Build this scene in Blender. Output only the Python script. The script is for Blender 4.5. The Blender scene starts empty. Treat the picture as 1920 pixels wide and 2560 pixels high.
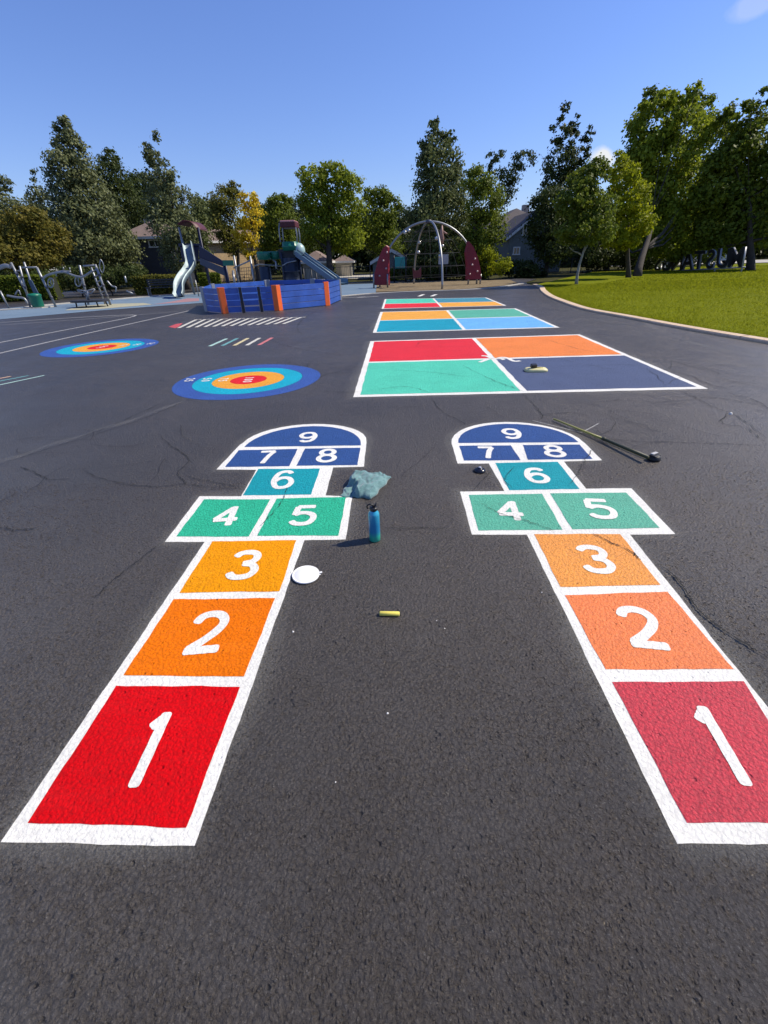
import bpy, math, random
import numpy as np
from mathutils import Vector, Matrix
random.seed(7); rng = np.random.default_rng(11)
S = bpy.context.scene; COL = S.collection
# ------------------------------------------------------------------ camera
F, PITCH, ROLL, HC, W0 = 1051.17, 0.5398952, -0.03284963, 1.5, 1920.0
cp, sp, cr, sr = math.cos(PITCH), math.sin(PITCH), math.cos(ROLL), math.sin(ROLL)
cam = bpy.data.cameras.new('camera'); camo = bpy.data.objects.new('camera', cam); COL.objects.link(camo)
cam.sensor_fit = 'HORIZONTAL'; cam.sensor_width = 36; cam.lens = F / W0 * 36; cam.clip_start = .02; cam.clip_end = 3000
rt = Vector((cr, sr*sp, sr*cp)); up = Vector((-sr, cr*sp, cr*cp)); bk = Vector((0, -cp, sp))
M = Matrix.Identity(4)
for i in range(3): M[i][0], M[i][1], M[i][2] = rt[i], up[i], bk[i]
M.translation = (0, 0, HC); camo.matrix_world = M; S.camera = camo
# ------------------------------------------------------------------ sky, sun, exposure
SUN_EL, SUN_AZ = math.radians(47), math.radians(11.6)      # azimuth measured from +X towards +Y
w = bpy.data.worlds.new("World"); S.world = w; w.use_nodes = True
wn, wl = w.node_tree.nodes, w.node_tree.links
sky = wn.new('ShaderNodeTexSky'); sky.sky_type = 'NISHITA'; sky.sun_disc = False
sky.sun_elevation = SUN_EL; sky.sun_rotation = math.pi/2 - SUN_AZ; sky.dust_density = .2; sky.ozone_density = 1.6; sky.air_density = 1.25
hs = wn.new('ShaderNodeMix'); hs.data_type = 'RGBA'; hs.blend_type = 'MULTIPLY'; hs.inputs[0].default_value = 1
hs.inputs[7].default_value = (.62, .74, 1.20, 1)
wl.new(sky.outputs[0], hs.inputs[6])
# a small bright cloud low behind the right-hand trees and a wisp high right
tc = wn.new('ShaderNodeTexCoord')
def cloud(direction, size, stretch, thr):
    d = Vector(direction).normalized()
    sub = wn.new('ShaderNodeVectorMath'); sub.operation = 'SUBTRACT'; wl.new(tc.outputs['Generated'], sub.inputs[0]); sub.inputs[1].default_value = d
    sc = wn.new('ShaderNodeVectorMath'); sc.operation = 'MULTIPLY'; wl.new(sub.outputs[0], sc.inputs[0]); sc.inputs[1].default_value = (1/size, 1/size, stretch/size)
    ln = wn.new('ShaderNodeVectorMath'); ln.operation = 'LENGTH'; wl.new(sc.outputs[0], ln.inputs[0])
    nz = wn.new('ShaderNodeTexNoise'); nz.inputs['Scale'].default_value = 14; nz.inputs['Detail'].default_value = 6; wl.new(tc.outputs['Generated'], nz.inputs['Vector'])
    a = wn.new('ShaderNodeMath'); a.operation = 'MULTIPLY_ADD'; wl.new(nz.outputs[0], a.inputs[0]); a.inputs[1].default_value = 1.6; wl.new(ln.outputs['Value'], a.inputs[2])
    mr = wn.new('ShaderNodeMapRange'); wl.new(a.outputs[0], mr.inputs[0]); mr.inputs[1].default_value = thr; mr.inputs[2].default_value = thr-.28; mr.inputs[3].default_value = 0; mr.inputs[4].default_value = 1
    return mr
def raydir(u, v):
    x = (u*1920/1659-960)/F; y = -(v*1920/1659-1280)/F
    x, y = cr*x - sr*y, sr*x + cr*y
    return Vector((x, cp + y*sp, -sp + y*cp))
c1 = cloud(raydir(1303, 342), .036, 1.1, 1.55); c2 = cloud(raydir(1635, 8), .05, 2.2, 1.55)
mx = wn.new('ShaderNodeMix'); mx.data_type = 'RGBA'; wl.new(c1.outputs[0], mx.inputs[0]); wl.new(hs.outputs[2], mx.inputs[6]); mx.inputs[7].default_value = (6.6, 6.8, 7.0, 1)
c2m = wn.new('ShaderNodeMath'); c2m.operation = 'MULTIPLY'; wl.new(c2.outputs[0], c2m.inputs[0]); c2m.inputs[1].default_value = .25
mx2 = wn.new('ShaderNodeMix'); mx2.data_type = 'RGBA'; wl.new(c2m.outputs[0], mx2.inputs[0]); wl.new(mx.outputs[2], mx2.inputs[6]); mx2.inputs[7].default_value = (6.6, 6.8, 7.0, 1)
wl.new(mx2.outputs[2], wn['Background'].inputs[0]); wn['Background'].inputs[1].default_value = .109
sl = bpy.data.lights.new('sun', 'SUN'); sl.energy = 5.0; sl.angle = math.radians(.53); sl.color = (1, .91, .74)
so = bpy.data.objects.new('sun', sl); COL.objects.link(so)
sd = Vector((math.cos(SUN_EL)*math.cos(SUN_AZ), math.cos(SUN_EL)*math.sin(SUN_AZ), math.sin(SUN_EL)))
so.rotation_euler = sd.to_track_quat('Z', 'Y').to_euler(); so.location = (20, 5, 30)
vs = S.view_settings; vs.view_transform = 'Standard'; vs.look = 'None'; vs.exposure = 0.25; vs.gamma = 1; vs.use_curve_mapping = False
S.cycles.max_bounces = 6; S.cycles.transparent_max_bounces = 12

# ------------------------------------------------------------------ photo -> world calibration (units: the 1659-wide view of the photo)
def G(u, v, z=0.0):                     # point of the ground plane seen there
    d = raydir(u, v); t = (z-HC)/d.z
    return Vector((d.x*t, d.y*t, z))
def P(u, v, Y):                         # point seen there at depth Y
    d = raydir(u, v); t = Y/d.y
    return Vector((d.x*t, Y, HC + d.z*t))
def srgb(r, g, b):
    f = lambda c: (c/255/12.92 if c/255 <= .04045 else ((c/255+.055)/1.055)**2.4)
    return (f(r), f(g), f(b))
# ------------------------------------------------------------------ materials
def newmat(name):
    m = bpy.data.materials.new(name); m.use_nodes = True
    nt = m.node_tree; return m, nt.nodes, nt.links, nt.nodes['Principled BSDF']
def pos(n): return n.new('ShaderNodeNewGeometry').outputs['Position']
def noise(n, l, vec, scale, detail=3, rough=.55):
    t = n.new('ShaderNodeTexNoise'); t.inputs['Scale'].default_value = scale; t.inputs['Detail'].default_value = detail; t.inputs['Roughness'].default_value = rough
    l.new(vec, t.inputs['Vector']); return t.outputs[0]
def ramp(n, l, fac, a, b, va=0, vb=1):
    r = n.new('ShaderNodeMapRange'); l.new(fac, r.inputs[0]); r.inputs[1].default_value = a; r.inputs[2].default_value = b; r.inputs[3].default_value = va; r.inputs[4].default_value = vb
    return r.outputs[0]
def mixc(n, l, fac, a, b):
    m = n.new('ShaderNodeMix'); m.data_type = 'RGBA'
    for s, x in ((0, fac), (6, a), (7, b)):
        if isinstance(x, (int, float)): m.inputs[s].default_value = x
        elif isinstance(x, tuple): m.inputs[s].default_value = (*x, 1)
        else: l.new(x, m.inputs[s])
    return m.outputs[2]
def math2(n, l, op, a, b):
    m = n.new('ShaderNodeMath'); m.operation = op
    for i, x in enumerate((a, b)):
        if isinstance(x, (int, float)): m.inputs[i].default_value = x
        else: l.new(x, m.inputs[i])
    return m.outputs[0]
def vor(n, l, p, scale, feat='F1'):
    v = n.new('ShaderNodeTexVoronoi'); v.feature = feat; v.inputs['Scale'].default_value = scale; l.new(p, v.inputs['Vector']); return v
def asphalt_bump(n, l, p, bsdf, k=1.0):
    # relief: rounded aggregate stones of random height, sharp joints, fine grit, scattered pits
    wv = n.new('ShaderNodeVectorMath'); wv.operation = 'MULTIPLY_ADD'; l.new(n_color(n, l, p, 45), wv.inputs[0]); wv.inputs[1].default_value = (.012, .012, 0); l.new(p, wv.inputs[2]); q = wv.outputs[0]
    v = vor(n, l, q, 80); sx = n.new('ShaderNodeSeparateXYZ'); l.new(v.outputs['Color'], sx.inputs[0])
    stone = math2(n, l, 'SUBTRACT', math2(n, l, 'MULTIPLY', sx.outputs[0], .8), math2(n, l, 'MULTIPLY', v.outputs['Distance'], .9))
    f = noise(n, l, p, 150, 4, .75); g = noise(n, l, p, 40, 3, .6)
    pv_ = vor(n, l, q, 30); pit = ramp(n, l, pv_.outputs['Distance'], .06, .20, 1, 0)
    gate = ramp(n, l, noise(n, l, p, 6, 2), .46, .58, 0, 1); pit = math2(n, l, 'MULTIPLY', pit, gate)
    h = math2(n, l, 'ADD', stone, math2(n, l, 'MULTIPLY', f, 1.5)); h = math2(n, l, 'ADD', h, math2(n, l, 'MULTIPLY', g, .8))
    h = math2(n, l, 'SUBTRACT', h, math2(n, l, 'MULTIPLY', pit, 1.6))
    b = n.new('ShaderNodeBump'); b.inputs['Strength'].default_value = min(1, .95*k); b.inputs['Distance'].default_value = .0056*max(1, k)
    l.new(h, b.inputs['Height']); l.new(b.outputs[0], bsdf.inputs['Normal'])
    joint = ramp(n, l, v.outputs['Distance'], .42, .62, 0, 1)
    return math2(n, l, 'MAXIMUM', pit, math2(n, l, 'MULTIPLY', joint, .55))
def n_color(n, l, p, scale):
    t = n.new('ShaderNodeTexNoise'); t.inputs['Scale'].default_value = scale; l.new(p, t.inputs['Vector']); return t.outputs['Color']
def asphalt_mat():
    m, n, l, b = newmat('sealed_asphalt'); p = pos(n)
    h = asphalt_bump(n, l, p, b)
    c = mixc(n, l, ramp(n, l, noise(n, l, p, .45, 5, .6), .35, .68), (.036, .0335, .0325), (.060, .0560, .0545))
    st = n.new('ShaderNodeVectorMath'); st.operation = 'MULTIPLY'; l.new(p, st.inputs[0]); st.inputs[1].default_value = (1.4, .16, 1)
    c = mixc(n, l, ramp(n, l, noise(n, l, st.outputs[0], 1.1, 5, .65), .5, .75, 0, .45), c, (.055, .050, .046))
    c = mixc(n, l, ramp(n, l, noise(n, l, p, 7, 4, .7), .6, .75, 0, .45), c, (.022, .021, .021))
    c = mixc(n, l, ramp(n, l, noise(n, l, p, 1.05, 6, .72), .56, .72, 0, .38), c, (.095, .090, .084))
    c = mixc(n, l, ramp(n, l, noise(n, l, p, 2.6, 3, .6), .64, .70, 0, .35), c, (.020, .019, .019))
    c = mixc(n, l, ramp(n, l, noise(n, l, p, 160, 2, .6), .61, .68, 0, .7), c, (.14, .137, .132))
    c = mixc(n, l, math2(n, l, 'MULTIPLY', h, .8), c, (.010, .0095, .009))
    l.new(c, b.inputs['Base Color'])
    l.new(ramp(n, l, noise(n, l, p, 1.7, 4), .3, .7, .34, .46), b.inputs['Roughness']); b.inputs['Specular IOR Level'].default_value = .75; b.inputs['Specular Tint'].default_value = (1, .86, .74, 1)
    return m
def paint_mat(name, col, k=.8, wear=.0, rough=.55, spec=.22):
    m, n, l, b = newmat(name); p = pos(n)
    h = asphalt_bump(n, l, p, b, k)
    c = mixc(n, l, ramp(n, l, noise(n, l, p, 2.2, 4), .35, .7, 0, 1), col, tuple(x*.88 for x in col))
    st = n.new('ShaderNodeVectorMath'); st.operation = 'MULTIPLY'; l.new(p, st.inputs[0]); st.inputs[1].default_value = (2.5, 14, 1)
    c = mixc(n, l, ramp(n, l, noise(n, l, st.outputs[0], 1.3, 3, .6), .52, .72, 0, .3), c, tuple(min(1, x*1.12+.012) for x in col))
    c = mixc(n, l, math2(n, l, 'MULTIPLY', h, .42+wear*4), c, tuple(x*.4+.008 for x in col))
    pin = ramp(n, l, noise(n, l, p, 110, 3, .65), .655-wear, .70-wear, 0, .75)
    c = mixc(n, l, pin, c, tuple(x*.35+.01 for x in col))
    l.new(c, b.inputs['Base Color']); b.inputs['Roughness'].default_value = rough; b.inputs['Specular IOR Level'].default_value = spec
    return m
def plain(name, col, rough=.5, metal=0, var=.12, scale=3.0, bump=0, spec=.5):
    m, n, l, b = newmat(name); p = pos(n)
    c = mixc(n, l, ramp(n, l, noise(n, l, p, scale, 5, .6), .3, .7), tuple(x*(1-var) for x in col), tuple(min(1, x*(1+var)) for x in col))
    l.new(c, b.inputs['Base Color']); b.inputs['Roughness'].default_value = rough; b.inputs['Metallic'].default_value = metal; b.inputs['Specular IOR Level'].default_value = spec
    if bump:
        bb = n.new('ShaderNodeBump'); bb.inputs['Strength'].default_value = bump; bb.inputs['Distance'].default_value = .02
        l.new(noise(n, l, p, scale*12, 4), bb.inputs['Height']); l.new(bb.outputs[0], b.inputs['Normal'])
    return m
def leaf_mat(name, c_dark, c_light, trans=.35, rough=.55, spec=.16):
    m, n, l, b = newmat(name)
    at = n.new('ShaderNodeAttribute'); at.attribute_name = 'rnd'
    c = mixc(n, l, at.outputs['Fac'], c_dark, c_light)
    l.new(c, b.inputs['Base Color']); b.inputs['Roughness'].default_value = rough; b.inputs['Specular IOR Level'].default_value = spec
    tr = n.new('ShaderNodeBsdfTranslucent'); l.new(c, tr.inputs[0])
    ms = n.new('ShaderNodeMixShader'); ms.inputs[0].default_value = trans
    l.new(b.outputs[0], ms.inputs[1]); l.new(tr.outputs[0], ms.inputs[2]); l.new(ms.outputs[0], n['Material Output'].inputs[0])
    return m
def striped(name, col, period, axis=2, dark=.6, rough=.6):   # lap siding / shingles courses as relief
    m, n, l, b = newmat(name); p = pos(n)
    s = n.new('ShaderNodeSeparateXYZ'); l.new(p, s.inputs[0])
    t = math2(n, l, 'FRACT', math2(n, l, 'DIVIDE', s.outputs[axis], period), 0)
    c = mixc(n, l, ramp(n, l, noise(n, l, p, 2.5, 5), .3, .7), tuple(x*.85 for x in col), tuple(x*1.12 for x in col))
    c = mixc(n, l, ramp(n, l, noise(n, l, p, 9, 2), .4, .65, 0, .35), c, tuple(x*dark for x in col))
    bb = n.new('ShaderNodeBump'); bb.inputs['Strength'].default_value = .8; bb.inputs['Distance'].default_value = .03
    l.new(t, bb.inputs['Height']); l.new(bb.outputs[0], b.inputs['Normal']); l.new(c, b.inputs['Base Color']); b.inputs['Roughness'].default_value = rough
    return m
MT = {}
MT['asphalt'] = asphalt_mat()
MT['white'] = paint_mat('white_marking_paint', (.80, .785, .725), .55, -.02)
PC = dict(red_l=(.72, .001, .005), red_sheen_r=(.74, .022, .045), red_f=(.78, .022, .035), orange_l=(.92, .19, .001), orange_r=(.92, .20, .025), amber_l=(.92, .33, .001), amber_r=(.92, .32, .015),  # right court's red is a paler copy, sun sheen mixed into the colour
          green_l=(.035, .49, .29), green_r=(.06, .42, .27), green_f=(.09, .60, .42), teal=(.005, .33, .39), blue=(.028, .085, .28), navy=(.078, .105, .20), orange_f=(.88, .24, .045), amber_f=(.87, .40, .05),
          teal_f=(.005, .33, .46), sky_f=(.16, .46, .84), tblue=(.04, .10, .36), tteal=(.005, .40, .55), tamber=(.86, .37, .03), tred=(.75, .01, .012), steel=(.06, .27, .36))
for k_, c_ in PC.items(): MT[k_] = paint_mat('paint_'+k_.replace('_', ''), c_, .9 if k_ != 'red_sheen_r' else 1.25, .04 if k_ in ('red_sheen_r', 'green_l', 'amber_r', 'blue') else .0, spec=.8 if k_.endswith('_r') else (.08 if k_.endswith('_l') else .2))
MT['oldwhite'] = paint_mat('faded_white_paint', (.42, .415, .40), .7, .05)
# ------------------------------------------------------------------ mesh helpers
def link(name, me, mat, parent=None, loc=None):
    me.materials.clear()
    for mm in (mat if isinstance(mat, (list, tuple)) else [mat]): me.materials.append(mm)
    o = bpy.data.objects.new(name, me); COL.objects.link(o)
    if parent is not None:
        o.parent = parent
        wl_ = parent.location.copy(); pp = parent.parent
        while pp: wl_ += pp.location; pp = pp.parent
        me.transform(Matrix.Translation(-wl_))
    elif loc is not None:
        loc = Vector(loc); me.transform(Matrix.Translation(-loc)); o.location = loc
    return o
def tag(o, label=None, cat=None, group=None, kind=None):
    for k, v in (('label', label), ('category', cat), ('group', group), ('kind', kind)):
        if v: o[k] = v
    return o
def empty(name, loc, label, cat, group=None):
    o = bpy.data.objects.new(name, None); COL.objects.link(o); o.location = loc; o.empty_display_size = .2
    return tag(o, label, cat, group)
class MB:
    def __init__(s): s.v = []; s.f = []; s.m = []; s.sm = []
    def add(s, vs, fs, mi=0, smooth=False):
        b = len(s.v); s.v += [tuple(x) for x in vs]
        for f in fs: s.f.append([b+i for i in f]); s.m.append(mi); s.sm.append(smooth)
        return s
    def box(s, c, size, rz=0, rx=0, ry=0, mi=0, bev=0):
        R = Matrix.Rotation(rz, 3, 'Z') @ Matrix.Rotation(ry, 3, 'Y') @ Matrix.Rotation(rx, 3, 'X'); c = Vector(c)
        h = Vector(size)/2
        q = [Vector((x, y, z)) for z in (-h.z, h.z) for x, y in ((-h.x, -h.y), (h.x, -h.y), (h.x, h.y), (-h.x, h.y))]
        return s.add([c + R @ p for p in q], [(3,2,1,0), (4,5,6,7), (0,1,5,4), (1,2,6,5), (2,3,7,6), (3,0,4,7)], mi)
    def tube(s, pts, r, n=8, mi=0, cap=True):
        pts = [Vector(p) for p in pts]; k = len(pts); rs = r if isinstance(r, (list, tuple)) else [r]*k
        vs = []; prev = None
        for i, p in enumerate(pts):
            t = (pts[min(i+1, k-1)] - pts[max(i-1, 0)]).normalized()
            a = prev if prev is not None else (Vector((0, 0, 1)) if abs(t.z) < .9 else Vector((1, 0, 0)))
            x = (a - t*a.dot(t)).normalized(); y = t.cross(x); prev = x
            vs += [p + (x*math.cos(2*math.pi*j/n) + y*math.sin(2*math.pi*j/n))*rs[i] for j in range(n)]
        fs = [(i*n+j, i*n+(j+1) % n, (i+1)*n+(j+1) % n, (i+1)*n+j) for i in range(k-1) for j in range(n)]
        if cap: fs += [tuple(range(n))[::-1], tuple((k-1)*n+j for j in range(n))]
        return s.add(vs, fs, mi, True)
    def lathe(s, c, prof, n=24, mi=0, axis=None):
        c = Vector(c); R = Vector((0, 0, 1)).rotation_difference(Vector(axis)).to_matrix() if axis else Matrix.Identity(3)
        vs = [c + R @ Vector((r*math.cos(2*math.pi*j/n), r*math.sin(2*math.pi*j/n), z)) for r, z in prof for j in range(n)]
        k = len(prof); fs = [(i*n+j, i*n+(j+1) % n, (i+1)*n+(j+1) % n, (i+1)*n+j) for i in range(k-1) for j in range(n)]
        if prof[0][0] > 1e-5: fs.append(tuple(range(n))[::-1])
        if prof[-1][0] > 1e-5: fs.append(tuple((k-1)*n+j for j in range(n)))
        return s.add(vs, fs, mi, True)
    def prism(s, poly, vec, mi=0):           # poly of 3D points extruded by vec
        n = len(poly); vec = Vector(vec); a = [Vector(p) for p in poly]
        return s.add(a + [p+vec for p in a], [tuple(range(n))[::-1], tuple(range(n, 2*n))] + [(i, (i+1) % n, n+(i+1) % n, n+i) for i in range(n)], mi)
    def mesh(s, name):
        me = bpy.data.meshes.new(name); me.from_pydata(s.v, [], s.f)
        for p, mi, sm in zip(me.polygons, s.m, s.sm): p.material_index = mi; p.use_smooth = sm
        me.update(); return me
    def build(s, name, mat, parent=None, loc=None, bevel=0):
        o = link(name, s.mesh(name), mat, parent, loc)
        if bevel:
            b = o.modifiers.new('bevel', 'BEVEL'); b.width = bevel; b.segments = 2; b.limit_method = 'ANGLE'
        return o
def struct(name, o): o.name = name; o['kind'] = 'structure'; return o
def V2(a): return Vector((a[0], a[1]))
def dens(poly, seg=.05, amp=.0, closed=True):          # densify and wobble an outline, like hand-masked paint
    out = []; n = len(poly)
    for i in range(n if closed else n-1):
        a, b = V2(poly[i]), V2(poly[(i+1) % n]); d = b-a; L = d.length
        if L < 1e-6: continue
        nn = Vector((-d.y, d.x))/L; k = max(1, int(L/seg)); ph = random.random()*9
        for j in range(k):
            t = j/k; wob = amp*(math.sin(t*L*11+ph)+.6*math.sin(t*L*29+ph*2)+random.uniform(-.8, .8))*math.sin(math.pi*t)**.3 if j else 0
            out.append(a + d*t + nn*wob)
    if not closed: out.append(V2(poly[-1]))
    return out
def sheet(mb, poly, z, mi=0): mb.add([(p[0], p[1], z) for p in poly], [tuple(range(len(poly)))], mi); return mb
def ccw(poly):
    a = sum(poly[i][0]*poly[(i+1) % len(poly)][1]-poly[(i+1) % len(poly)][0]*poly[i][1] for i in range(len(poly)))
    return poly if a > 0 else poly[::-1]
def ribbon(mb, pts, wid, z, closed=False, mi=0, dz=0):
    pts = [V2(p) for p in pts]; n = len(pts); vs = []
    for i in range(n):
        a = pts[(i-1) % n] if closed or i else pts[0]; b = pts[(i+1) % n] if closed or i < n-1 else pts[-1]
        t = (b-a).normalized(); nn = Vector((-t.y, t.x))
        ww = (wid(i/(n-1)) if callable(wid) else wid)/2
        vs += [(*(pts[i]+nn*ww), z+dz*i/n), (*(pts[i]-nn*ww), z+dz*i/n)]
    fs = [(2*i, 2*i+1, 2*((i+1) % n)+1, 2*((i+1) % n)) for i in range(n if closed else n-1)]
    return mb.add(vs, fs, mi)
def catmull(pts, k=6, closed=False):
    pts = [Vector(p) for p in pts]; n = len(pts); out = []
    g = lambda i: pts[i % n] if closed else pts[max(0, min(n-1, i))]
    for i in range(n if closed else n-1):
        a, b, c, d = g(i-1), g(i), g(i+1), g(i+2)
        for j in range(k):
            t = j/k; out.append(.5*((2*b)+(c-a)*t+(2*a-5*b+4*c-d)*t*t+(3*b-a-3*c+d)*t**3))
    if not closed: out.append(pts[-1])
    return out
def ring_pts(cx, cy, rx, ry, n=26): return [(cx+rx*math.cos(2*math.pi*i/n), cy+ry*math.sin(2*math.pi*i/n)) for i in range(n)]
six = [(.88, .84), (.74, .97), (.5, 1), (.24, .92), (.08, .68), (.04, .36), (.2, .07), (.5, 0), (.8, .07), (.95, .3), (.8, .53), (.5, .6), (.22, .52), (.08, .38)]
DIG = {'1': [('l', [(.20, .82), (.56, 1.03)]), ('l', [(.54, 1.10), (.54, -.12)])],
       '2': [('c', [(.08, .74), (.2, .93), (.48, 1), (.78, .94), (.93, .74), (.8, .5), (.45, .22), (.1, .02)]), ('l', [(.02, 0), (1.02, 0)])],
       '3': [('c', [(.06, .82), (.22, .96), (.5, 1), (.8, .94), (.9, .77), (.78, .6), (.42, .53)]), ('c', [(.42, .53), (.8, .46), (.95, .25), (.8, .06), (.5, 0), (.2, .04), (.03, .2)])],
       '4': [('l', [(.72, -.07), (.72, 1.06)]), ('l', [(.7, 1.0), (.02, .3)]), ('l', [(-.02, .27), (1.04, .27)])],
       '5': [('l', [(.95, 1), (.12, 1)]), ('l', [(.16, 1.0), (.1, .5)]), ('c', [(.08, .5), (.3, .62), (.62, .62), (.9, .5), (.96, .28), (.8, .06), (.5, 0), (.2, .04), (.02, .18)])],
       '6': [('c', six)], '9': [('c', [(1-x, 1-y) for x, y in six])],
       '7': [('l', [(.0, 1), (1.0, 1)]), ('c', [(.95, .98), (.68, .6), (.46, -.05)])],
       '8': [('o', ring_pts(.5, .77, .38, .23)), ('o', ring_pts(.5, .265, .46, .265))],
       '0': [('o', ring_pts(.5, .5, .46, .5))]}
def digit(mb, ch, origin, right, upv, thick, z):       # origin = bottom-left corner of the glyph on the ground
    o, r, u = V2(origin), V2(right), V2(upv); h = u.length; wd = r.length; th = thick
    f = lambda p: o + r*((p[0]*(wd-th)+th/2)/wd) + u*((p[1]*(h-th)+th/2)/h)
    for q, (k, pts) in enumerate(DIG[ch]):
        pp = catmull([Vector((x, y)) for x, y in pts], 5) if k == 'c' else [Vector(p) for p in pts]
        pp = [f(p) for p in pp]
        if k == 'o': ribbon(mb, pp, th, z+.0006*q, closed=True); continue
        out = [pp[0]]                                     # resample finely, then round the brush ends
        for a_, b_ in zip(pp[:-1], pp[1:]):
            m_ = max(1, int((b_-a_).length/.004)); out += [a_.lerp(b_, (i+1)/m_) for i in range(m_)]
        L = len(out)-1; tot = sum((out[i+1]-out[i]).length for i in range(L)); rr = th*.3
        wf = lambda t: th*(1+.03*math.sin(t*23))*(.55+.45*math.sqrt(max(0, 1-(1-min(1, tot*min(t, 1-t)/rr))**2)))
        ribbon(mb, out, wf, z+.0006*q, dz=0 if k != 'c' else .0005)
# ------------------------------------------------------------------ setting: ground sheets
def gpoly(pts, z, name, mat, extra=None, rnd=0):
    poly = [G(*p)[:2] if len(p) == 2 else p[1:] for p in pts]
    mb = MB(); sheet(mb, ccw(poly), z); return mb.build(name, mat)
W = lambda x, y: (0, x, y)               # a corner given in metres
def ground_mat(name, c1, c2, sc=1.2, c3=None, bump=.5):
    m, n, l, b = newmat(name); p = pos(n)
    c = mixc(n, l, ramp(n, l, noise(n, l, p, sc, 6, .65), .35, .65), c1, c2)
    c = mixc(n, l, ramp(n, l, noise(n, l, p, sc*14, 4, .7), .4, .7), c, c3 or tuple(x*.6 for x in c1))
    l.new(c, b.inputs['Base Color']); b.inputs['Roughness'].default_value = .9; b.inputs['Specular IOR Level'].default_value = .04
    bb = n.new('ShaderNodeBump'); bb.inputs['Strength'].default_value = bump; bb.inputs['Distance'].default_value = .05
    l.new(noise(n, l, p, 18, 5, .7), bb.inputs['Height']); l.new(bb.outputs[0], b.inputs['Normal'])
    return m
MT['earth'] = ground_mat('dark_turf_and_earth', (.045, .05, .016), (.09, .08, .035))  # dark mottled mix of green turf and brown earth
MT['lawn'] = ground_mat('mown_lawn', (.135, .155, .004), (.17, .185, .006), .8, (.11, .13, .004), .5)
MT['mulch'] = ground_mat('wood_mulch', (.20, .15, .09), (.30, .24, .16), 1.5, (.11, .085, .05))
MT['rubber'] = ground_mat('blue_rubber_surface', (.13, .185, .25), (.17, .23, .30), .5, (.13, .19, .26), .15)
MT['rubberlt'] = ground_mat('beige_rubber_surface', (.34, .33, .24), (.40, .38, .28), .8, (.3, .3, .22), .15)
MT['rubberpk'] = ground_mat('pink_rubber_surface', (.30, .17, .19), (.36, .21, .22), .8, (.28, .16, .17), .15)
MT['concrete'] = ground_mat('pale_concrete', (.40, .38, .34), (.50, .48, .43), 1.0, (.36, .34, .30), .2)
MT['kerb'] = ground_mat('tan_concrete_kerb', (.58, .44, .31), (.68, .54, .40), 1.6, (.46, .34, .23), .25)
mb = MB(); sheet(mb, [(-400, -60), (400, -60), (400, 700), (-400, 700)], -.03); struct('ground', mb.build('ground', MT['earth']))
kerb_front = [W(7.9, -12), W(7.75, 2), W(7.25, 6.5), (1659, 743.6), (1543, 724), (1446, 706.5), (1349, 687.5), (1259, 670), (1204, 651), (1180, 640), (1167, 629), (1163, 621), (1150, 616)]
KF = [G(*p)[:2] if len(p) == 2 else p[1:] for p in kerb_front]
KF = [tuple(p) for p in catmull([V2(p) for p in KF], 6)]
ap = [(-70, -12)] + [KF[0]] + KF[1:] + [tuple(G(1130, 611)[:2]), tuple(G(1160, 603)[:2]), tuple(G(1120, 601)[:2]), tuple(G(1040, 607)[:2]), (3, 40), (-70, 40)]
mb = MB(); sheet(mb, ccw(ap), 0.0); struct('asphalt_playground', mb.build('asphalt_playground', MT['asphalt']))
# kerb: a rounded concrete strip a hand high
def offset(poly, d):
    out = []; n = len(poly)
    for i in range(n):
        a, b = V2(poly[max(0, i-1)]), V2(poly[min(n-1, i+1)]); t = (b-a).normalized(); out.append(V2(poly[i]) + Vector((t.y, -t.x))*d)
    return out
mb = MB(); prof = [(0, -.02), (.0, .035), (.02, .055), (.22, .06), (.26, .05), (.26, -.02)]
rows = [[(*p, h) for p in offset(KF, dd)] for dd, h in prof]
vs = [q for r in rows for q in r]; n = len(KF)
mb.add(vs, [(i*n+j, i*n+j+1, (i+1)*n+j+1, (i+1)*n+j) for i in range(len(prof)-1) for j in range(n-1)])
struct('kerb', mb.build('kerb', MT['kerb']))
mb = MB(); kd = 0
for i in range(1, len(KF)-1):
    kd += (V2(KF[i])-V2(KF[i-1])).length
    if kd > 2.4:
        kd = 0; t = (V2(KF[i+1])-V2(KF[i-1])).normalized(); nn = Vector((t.y, -t.x)); p = V2(KF[i])
        mb.add([(*(p-t*.006-nn*.001), .0365), (*(p+t*.006-nn*.001), .0365), (*(p+t*.006+nn*.02), .058), (*(p-t*.006+nn*.02), .058), (*(p+t*.006+nn*.22), .063), (*(p-t*.006+nn*.22), .063)], [(0, 1, 2, 3), (3, 2, 4, 5)])
struct('kerb_joints', mb.build('kerb_joints', plain('joint_dirt', (.05, .045, .04), .95)))
# lawn rises gently from the kerb
def lawn_z(x, y, edge): return .03
mb = MB(); inner = [tuple(p) for p in offset(KF, .25)]
far = [tuple(G(1230, 600)[:2]), (22, 47), (34, 52), (60, 52), (90, 20), (90, -12)]
sheet(mb, ccw(inner + far), .045); struct('lawn', mb.build('lawn', MT['lawn']))
struct('rubber_play_surface', gpoly([(0, 690), (215, 671), (428, 655), (735, 640), (812, 632), (830, 612), (560, 620), (400, 634), (240, 646), (130, 656), (0, 667), W(-70, 30), W(-70, 3)], .006, 'rubber_play_surface', MT['rubber']))
struct('beige_rubber_patch', gpoly([(140, 671), (215, 668), (330, 658), (310, 655), (230, 657), (170, 662)], .011, 'beige_rubber_patch', MT['rubberlt']))
struct('pink_rubber_path', gpoly([(330, 658), (430, 650.5), (430, 645), (405, 645), (370, 652)], .011, 'pink_rubber_path', MT['rubberpk']))
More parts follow.
